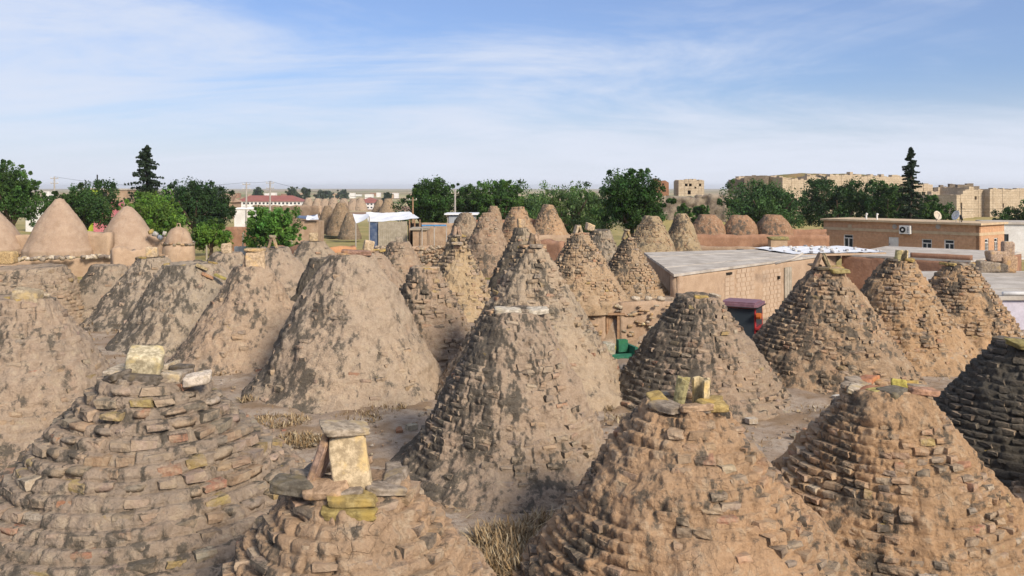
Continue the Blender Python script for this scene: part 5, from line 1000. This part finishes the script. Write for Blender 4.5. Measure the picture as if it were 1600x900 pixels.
# ------------------------------------------------------------------ trees
RS = np.random.RandomState(11)
def leaf_cloud(centers, crad, per, size, cols, droop=0.0):
    n = len(centers) * per; c = np.repeat(centers, per, 0); cr = np.repeat(crad, per)
    dv = RS.normal(size=(n, 3)); dv /= np.linalg.norm(dv, axis=1)[:, None]; p = c + dv * (cr * RS.rand(n) ** 0.45)[:, None]
    a = RS.normal(size=(n, 3)); a[:, 2] -= droop; a /= np.linalg.norm(a, axis=1)[:, None]; b = np.cross(a, RS.normal(size=(n, 3))); b /= np.linalg.norm(b, axis=1)[:, None]
    s = size * RS.uniform(0.6, 1.3, n); a *= s[:, None]; b *= (s * 0.55)[:, None]
    V = np.stack([p - a, p - b, p + a, p + b], 1).reshape(-1, 3); q = np.arange(4 * n).reshape(n, 4)
    cc = np.repeat(np.repeat(cols, per, 0) * RS.uniform(0.8, 1.22, (n, 1)), 4, 0); return V, q, np.concatenate([cc, np.ones((len(cc), 1))], 1)
def tree(px0, px1, ytop, d, label, col, group='village trees', kind='round', per=100, clumps=60, leaf=None, zb=None, squash=1.0, name='leafy_tree', cat='tree'):
    a, b = far(px0, ytop, d), far(px1, ytop, d); cx = (a.x + b.x) / 2; W_ = (b.x - a.x) / 2; z0 = gz(cx, d) if zb is None else zb; Ht = a.z - z0
    t = thing(name, label, cat, (cx, d, z0), 0, group); leaf = leaf or 0.0011 * d + 0.025; col = np.array(col)
    if kind == 'conifer':
        MB().tube([(0, 0, -0.2), (0.05, 0, Ht * 0.5), (0, 0, Ht)], [W_ * 0.09, W_ * 0.06, 0.02], 8).build('trunk', M_BARK, t); cen, rad, cl_ = [], [], []
        nl = clumps * 3
        for i in range(nl):
            tt = (i + RS.rand()) / nl; z = Ht * (0.12 + 0.88 * tt); rmax = W_ * (1 - tt) ** squash * RS.uniform(0.40, 1.15) + 0.1; an = RS.rand() * 6.283
            for s in np.linspace(0.2, 1, 6): cen.append((rmax * s * math.cos(an), rmax * s * math.sin(an), z + rmax * 0.10 * s - 0.22 * rmax * s * s * 0.8 + rmax * 0.18 * max(0, s - .75))); rad.append(0.085 * W_ * (1.2 - 0.6 * s) * (0.6 + 0.4 * (1 - tt))); cl_.append(col * RS.uniform(0.65, 1.25))
        V, q, c = leaf_cloud(np.array(cen), np.array(rad), per, leaf, np.array(cl_), 0.3)
    else:
        nb = 5; tm = MB(); tm.tube([(0, 0, -0.3), (0.1, 0, Ht * 0.2), (0.0, 0.1, Ht * 0.42)], [W_ * 0.10, W_ * 0.075, W_ * 0.05], 8)
        for i in range(nb): an = i / nb * 6.283 + RS.rand(); tm.tube([(0, 0, Ht * 0.22), (W_ * 0.3 * math.cos(an), W_ * 0.3 * math.sin(an), Ht * 0.45), (W_ * 0.62 * math.cos(an), W_ * 0.62 * math.sin(an), Ht * 0.72)], [W_ * 0.05, W_ * 0.035, W_ * 0.012], 6)
        tm.build('trunk', M_BARK, t)
        cen, rad, cl_ = [], [], []; lob = [(RS.uniform(-0.5, 0.5), RS.uniform(-0.5, 0.5), RS.uniform(0.45, 0.78), RS.uniform(0.42, 0.62)) for _ in range(7)] + [(0, 0, 0.5, 0.75), (-0.55, 0, 0.42, 0.45), (0.55, 0, 0.42, 0.45)]
        for i in range(int(clumps * 2.7)):
            lx, ly, lz, lr = lob[RS.randint(len(lob))]; dv = RS.normal(size=3); dv /= np.linalg.norm(dv); rr = lr * (0.66 + 0.42 * RS.rand() ** 1.5)
            p = np.array([(lx + dv[0] * rr) * W_ * 0.92, (ly + dv[1] * rr) * W_ * 0.92, Ht * (lz + 0.06 + dv[2] * rr * 0.50)]); p[2] = min(p[2], Ht * 0.985); p[2] = max(p[2], Ht * 0.06); p[0] = np.clip(p[0], -W_ * 0.95, W_ * 0.95)
            if kind == 'willow': 
                p = np.array([RS.uniform(-0.95, 0.95) * W_, RS.uniform(-0.8, 0.8) * W_, Ht * RS.uniform(0.1, 0.93) * (1 - 0.18 * RS.rand())])
                if abs(p[0]) > 0.6 * W_: p[2] *= 0.85
            small = RS.rand() < 0.3
            if small and kind != 'willow': p = p + np.array([dv[0], dv[1], abs(dv[2]) * 0.8]) * W_ * RS.uniform(0.08, 0.22); p[2] = min(p[2], Ht * 1.03)
            cen.append(p); rad.append(W_ * (RS.uniform(0.04, 0.09) if small else RS.uniform(0.09, 0.26))); cl_.append(col * RS.uniform(0.5, 1.45) * np.array([RS.uniform(0.85, 1.2), 1, RS.uniform(0.8, 1.2)]))
        V, q, c = leaf_cloud(np.array(cen), np.array(rad), per, leaf, np.array(cl_), -1.2 if kind == 'willow' else 0.2)
        if kind == 'willow':
            V[:, 2] = V[:, 2]
    obj('crown', fast_mesh('crown', V, q, False, c), M_LEAF, t); return t
G1_ = (0.042, 0.090, 0.020); G2_ = (0.056, 0.120, 0.025); GB_ = (0.10, 0.19, 0.028); GD_ = (0.029, 0.066, 0.019); GC = (0.030, 0.052, 0.026)
tree(-30, 68, 257, 110, 'tall leafy tree beside the picture-edge smooth dome', G2_, clumps=95)
tree(78, 185, 288, 112, 'loose leafy tree between the two smooth domes', G1_, clumps=90); tree(66, 108, 300, 118, 'small leafy tree just left of the tallest smooth dome tip', G1_, clumps=45)
tree(186, 272, 229, 122, 'dark conifer with ragged boughs beside the brown house', GC, 'conifers', 'conifer', 12, 64, 0.17, squash=0.62, name='conifer_tree')
tree(245, 362, 288, 118, 'dense dark tree right beside the ragged conifer', GD_, clumps=110)
tree(178, 292, 305, 96, 'sunny bright green bush behind the smooth dome with the saddle', GB_, 'bright bushes', clumps=80, name='green_bush', cat='bush'); tree(292, 366, 347, 84, 'low bright green bush beside the clay kiln', GB_, 'bright bushes', clumps=60, name='green_bush', cat='bush')
tree(384, 468, 328, 76, 'bright green round tree before the brown mud wall', (0.075, 0.175, 0.03), 'bright bushes', clumps=75)
tree(612, 712, 284, 128, 'dark rounded tree above the tarpaulin shed', G1_, clumps=100); tree(700, 776, 289, 130, 'dark tree beside the slim pale pole', G1_, clumps=60); tree(732, 832, 287, 124, 'green tree behind the plain brown dome', G2_, clumps=75); tree(788, 866, 300, 132, 'low dark tree between the green tree and the willow', GD_, clumps=50)
tree(826, 946, 279, 104, 'feathery willow with upright light shoots', (0.085, 0.15, 0.045), 'village trees', 'willow', 70, 120, name='willow_tree'); tree(908, 962, 294, 135, 'dark tree squeezed between the willow and the broad tree', GD_, clumps=45)
tree(930, 1042, 271, 94, 'broad very dark green tree beside the gabled ruin', (0.036, 0.088, 0.018), clumps=130, per=95)
for px0, px1, y, l in ((1052, 1086, 320, 'low shrub below the pale rock face, nearer the broad dark tree'), (1080, 1112, 322, 'low shrub below the rock face with caves')): tree(px0, px1, y, 150, l, G2_, 'shrubs below the rocks', clumps=28, name='shrub', cat='shrub')
tree(1128, 1272, 286, 132, 'mid green tree in front of the broad castle tower', (0.052, 0.110, 0.030), clumps=120); tree(1256, 1364, 286, 130, 'dark tree in front of the castle gateway', GD_, clumps=95); tree(1338, 1428, 285, 134, 'dark tree between the gateway tree and the tall conifer', G1_, clumps=80); tree(1430, 1488, 308, 128, 'small green tree on the house side of the tall conifer', G2_, clumps=50)
tree(1398, 1448, 231, 122, 'tall slim conifer rising above the orange house', GC, 'conifers', 'conifer', 11, 70, 0.16, squash=0.62, name='conifer_tree')
tree(1545, 1640, 318, 104, 'green tree behind the small white house', G1_, clumps=60)
for i, (px0, px1, y, dd) in enumerate(((330, 352, 293, 700), (395, 412, 294, 800), (447, 470, 294, 760), (470, 484, 293.5, 760), (490, 520, 298.5, 900), (525, 547, 297, 900), (598, 612, 301, 600), (200, 212, 297, 700), (355, 366, 298, 800))):
    tree(px0, px1, y, dd, 'hazy far tree clump out on the plain', (0.06, 0.09, 0.05), 'far trees on the plain', per=40, clumps=24, leaf=1.1, zb=-9, name='far_tree')

# ------------------------------------------------------------------ straw, weeds and small rubble on the mud roofs
def blades(name, label, spots, cols, seed):
    rs = np.random.RandomState(seed); Vs, Qs, Cs, k = [], [], [], 0
    for (x, y, r, n, hh) in spots:
        an = rs.rand(n) * 6.283; rr = r * np.sqrt(rs.rand(n)); bx_, by_ = x + rr * np.cos(an), y + rr * np.sin(an) * 0.8
        bz = ground_z(bx_, by_) - 0.02; L = hh * rs.uniform(0.4, 1.2, n); d1 = rs.rand(n) * 6.283; lean = rs.uniform(0.3, 1.6, n); wd = rs.uniform(0.004, 0.010, n) * (1 + y / 18)
        tx, ty = bx_ + np.cos(d1) * L * lean, by_ + np.sin(d1) * L * lean; tz = bz + L * np.sqrt(np.clip(1.2 - lean, 0.15, 1)); px_, py_ = -np.sin(d1) * wd, np.cos(d1) * wd
        mx, my, mz = (bx_ * 0.5 + tx * 0.5), (by_ * .5 + ty * .5), bz + (tz - bz) * 0.68
        V = np.stack([np.stack([bx_ - px_, by_ - py_, bz], 1), np.stack([bx_ + px_, by_ + py_, bz], 1), np.stack([mx + px_ * .8, my + py_ * .8, mz], 1), np.stack([mx - px_ * .8, my - py_ * .8, mz], 1), np.stack([tx + px_ * .2, ty + py_ * .2, tz], 1), np.stack([tx - px_ * .2, ty - py_ * .2, tz], 1)], 1).reshape(-1, 3)
        b0 = np.arange(n)[:, None] * 6 + k; Qs += [b0 + np.array([[0, 1, 2, 3]]), b0 + np.array([[3, 2, 4, 5]])]; k += 6 * n; Vs.append(V)
        c = np.array(cols)[rs.randint(len(cols), size=n)] * rs.uniform(0.7, 1.25, (n, 1)); Cs.append(np.repeat(np.concatenate([c, np.ones((n, 1))], 1), 6, 0))
    o = obj(name, fast_mesh(name, np.concatenate(Vs), np.concatenate(Qs), False, np.concatenate(Cs)), M_BLADE); return tag(o, label, 'grass', None, 'stuff')
STRAW = [(0.33, 0.24, 0.135), (0.26, 0.175, 0.09), (0.42, 0.34, 0.22), (0.19, 0.13, 0.07), (0.29, 0.215, 0.13)]
def sp(px, py, rpx, n, hh, z=0.0): p = at(px, py, z); return (p.x, p.y, rpx * (CAM_H - z) / (py - HOR), n, hh)
spots = [sp(800, 850, 62, 1500, 0.30), sp(780, 890, 55, 1100, 0.34), sp(850, 820, 30, 420, 0.25), sp(845, 880, 40, 600, 0.3), sp(440, 660, 45, 900, 0.18), sp(465, 690, 40, 800, 0.2), sp(400, 625, 25, 500, 0.2), sp(175, 512, 32, 1300, 0.38), sp(160, 505, 25, 700, 0.35), sp(265, 545, 28, 600, 0.25), sp(350, 580, 40, 500, 0.18), sp(600, 640, 35, 450, 0.16), sp(560, 655, 40, 500, 0.16), sp(945, 640, 15, 250, 0.2), sp(960, 600, 14, 250, 0.2), sp(240, 590, 40, 400, 0.2), sp(310, 545, 25, 300, 0.2), sp(1250, 640, 30, 150, 0.12)]
for i in range(300):
    x, y = rnd.uniform(-22, 12), rnd.uniform(10, 45); spots.append((x, y, rnd.uniform(0.3, 1.4), 45, rnd.uniform(0.06, 0.2)))
blades('dry_straw', 'dry straw and weeds growing between the domes', spots, STRAW, 3)
YG = [(0.36, 0.31, 0.06), (0.42, 0.34, 0.08), (0.24, 0.25, 0.05)]
ys_ = [sp(672, 402, 22, 1500, 0.55, -0.9), sp(655, 395, 16, 900, 0.5, -0.9), sp(690, 395, 14, 700, 0.5, -0.9), sp(535, 395, 18, 900, 0.45, -0.9), sp(520, 400, 15, 600, 0.4, -0.9), sp(765, 415, 10, 300, 0.4, -0.5)]
for i in range(14): ys_.append((rnd.uniform(3.0, 8), rnd.uniform(38.5, 40.4), 0.45, 130, 0.35))
blades('yellow_weeds', 'yellow-green flowering weeds before the walls', ys_, YG, 5)
ds = [(far(px, 375, 86).x, 86 + rnd.uniform(-3, 3), 2.2, 500, 0.7) for px in (40, 60, 140, 150, 160)]
blades('dry_meadow_grass', 'tall dry grass between the smooth domes', ds, [(0.36, 0.27, 0.13), (0.42, 0.33, 0.17)], 6)
# rubble crumbs
vs, fs, cs, k = [], [], [], 0
for i in range(4200):
    y = 9 + 33 * rnd.random() ** 1.3; x = rnd.uniform(-0.75, 0.75) * y; s = rnd.uniform(0.02, 0.07) * (1 if rnd.random() < 0.92 else 3.2)
    v, f = BX[i % 6]; vv = v * np.array([s * 1.4, s, s * 0.7]) @ np.array(Euler((0, 0, rnd.random() * 6)).to_matrix()).T + np.array([x, y, gz(x, y) + s * 0.2]); vs.append(vv); fs.append(f + k); k += len(vv); cs.append(np.tile([*pick([(TAN, 4), (PALE, 2), (GREY, 3), (RED, 0.5), ((0.62, 0.58, 0.52), 0.4)]), 0], (len(vv), 1)))
for i in range(420):
    y = 9 + 33 * rnd.random() ** 1.2; x = rnd.uniform(-0.75, 0.75) * y
    v, f = BR[i % 10]; sc_ = rnd.uniform(0.5, 1.1); vv = v * np.array([0.26, 0.18, 0.09]) * sc_ @ np.array(Euler((rnd.gauss(0, .3), rnd.gauss(0, .3), rnd.random() * 6)).to_matrix()).T + np.array([x, y, gz(x, y) + 0.02]); vs.append(vv); fs.append(f + k); k += len(vv); cs.append(np.tile([*pick([(TAN, 4), (PALE, 1), (GREY, 4), (RED, 0.8)]), 0], (len(vv), 1)))
tag(obj('rubble_crumbs', fast_mesh('rubble_crumbs', np.concatenate(vs), np.concatenate(fs), False, np.concatenate(cs)), M_BRKA), 'crumbs of brick and stone strewn over the mud roofs', 'rubble', None, 'stuff')

# ------------------------------------------------------------------ haze over the plain
m, nt = new_mat('thin_haze'); pv = nd(nt, 'ShaderNodeVolumePrincipled', {'Color': (0.95, 0.965, 1.0, 1), 'Density': 0.00011, 'Anisotropy': 0.2}); nd(nt, 'ShaderNodeOutputMaterial', {1: pv.outputs[0]})
hzb = MB().box((-7500, -60, -14), (7500, 9400, 26)).build('haze', m); hzb['kind'] = 'stuff'
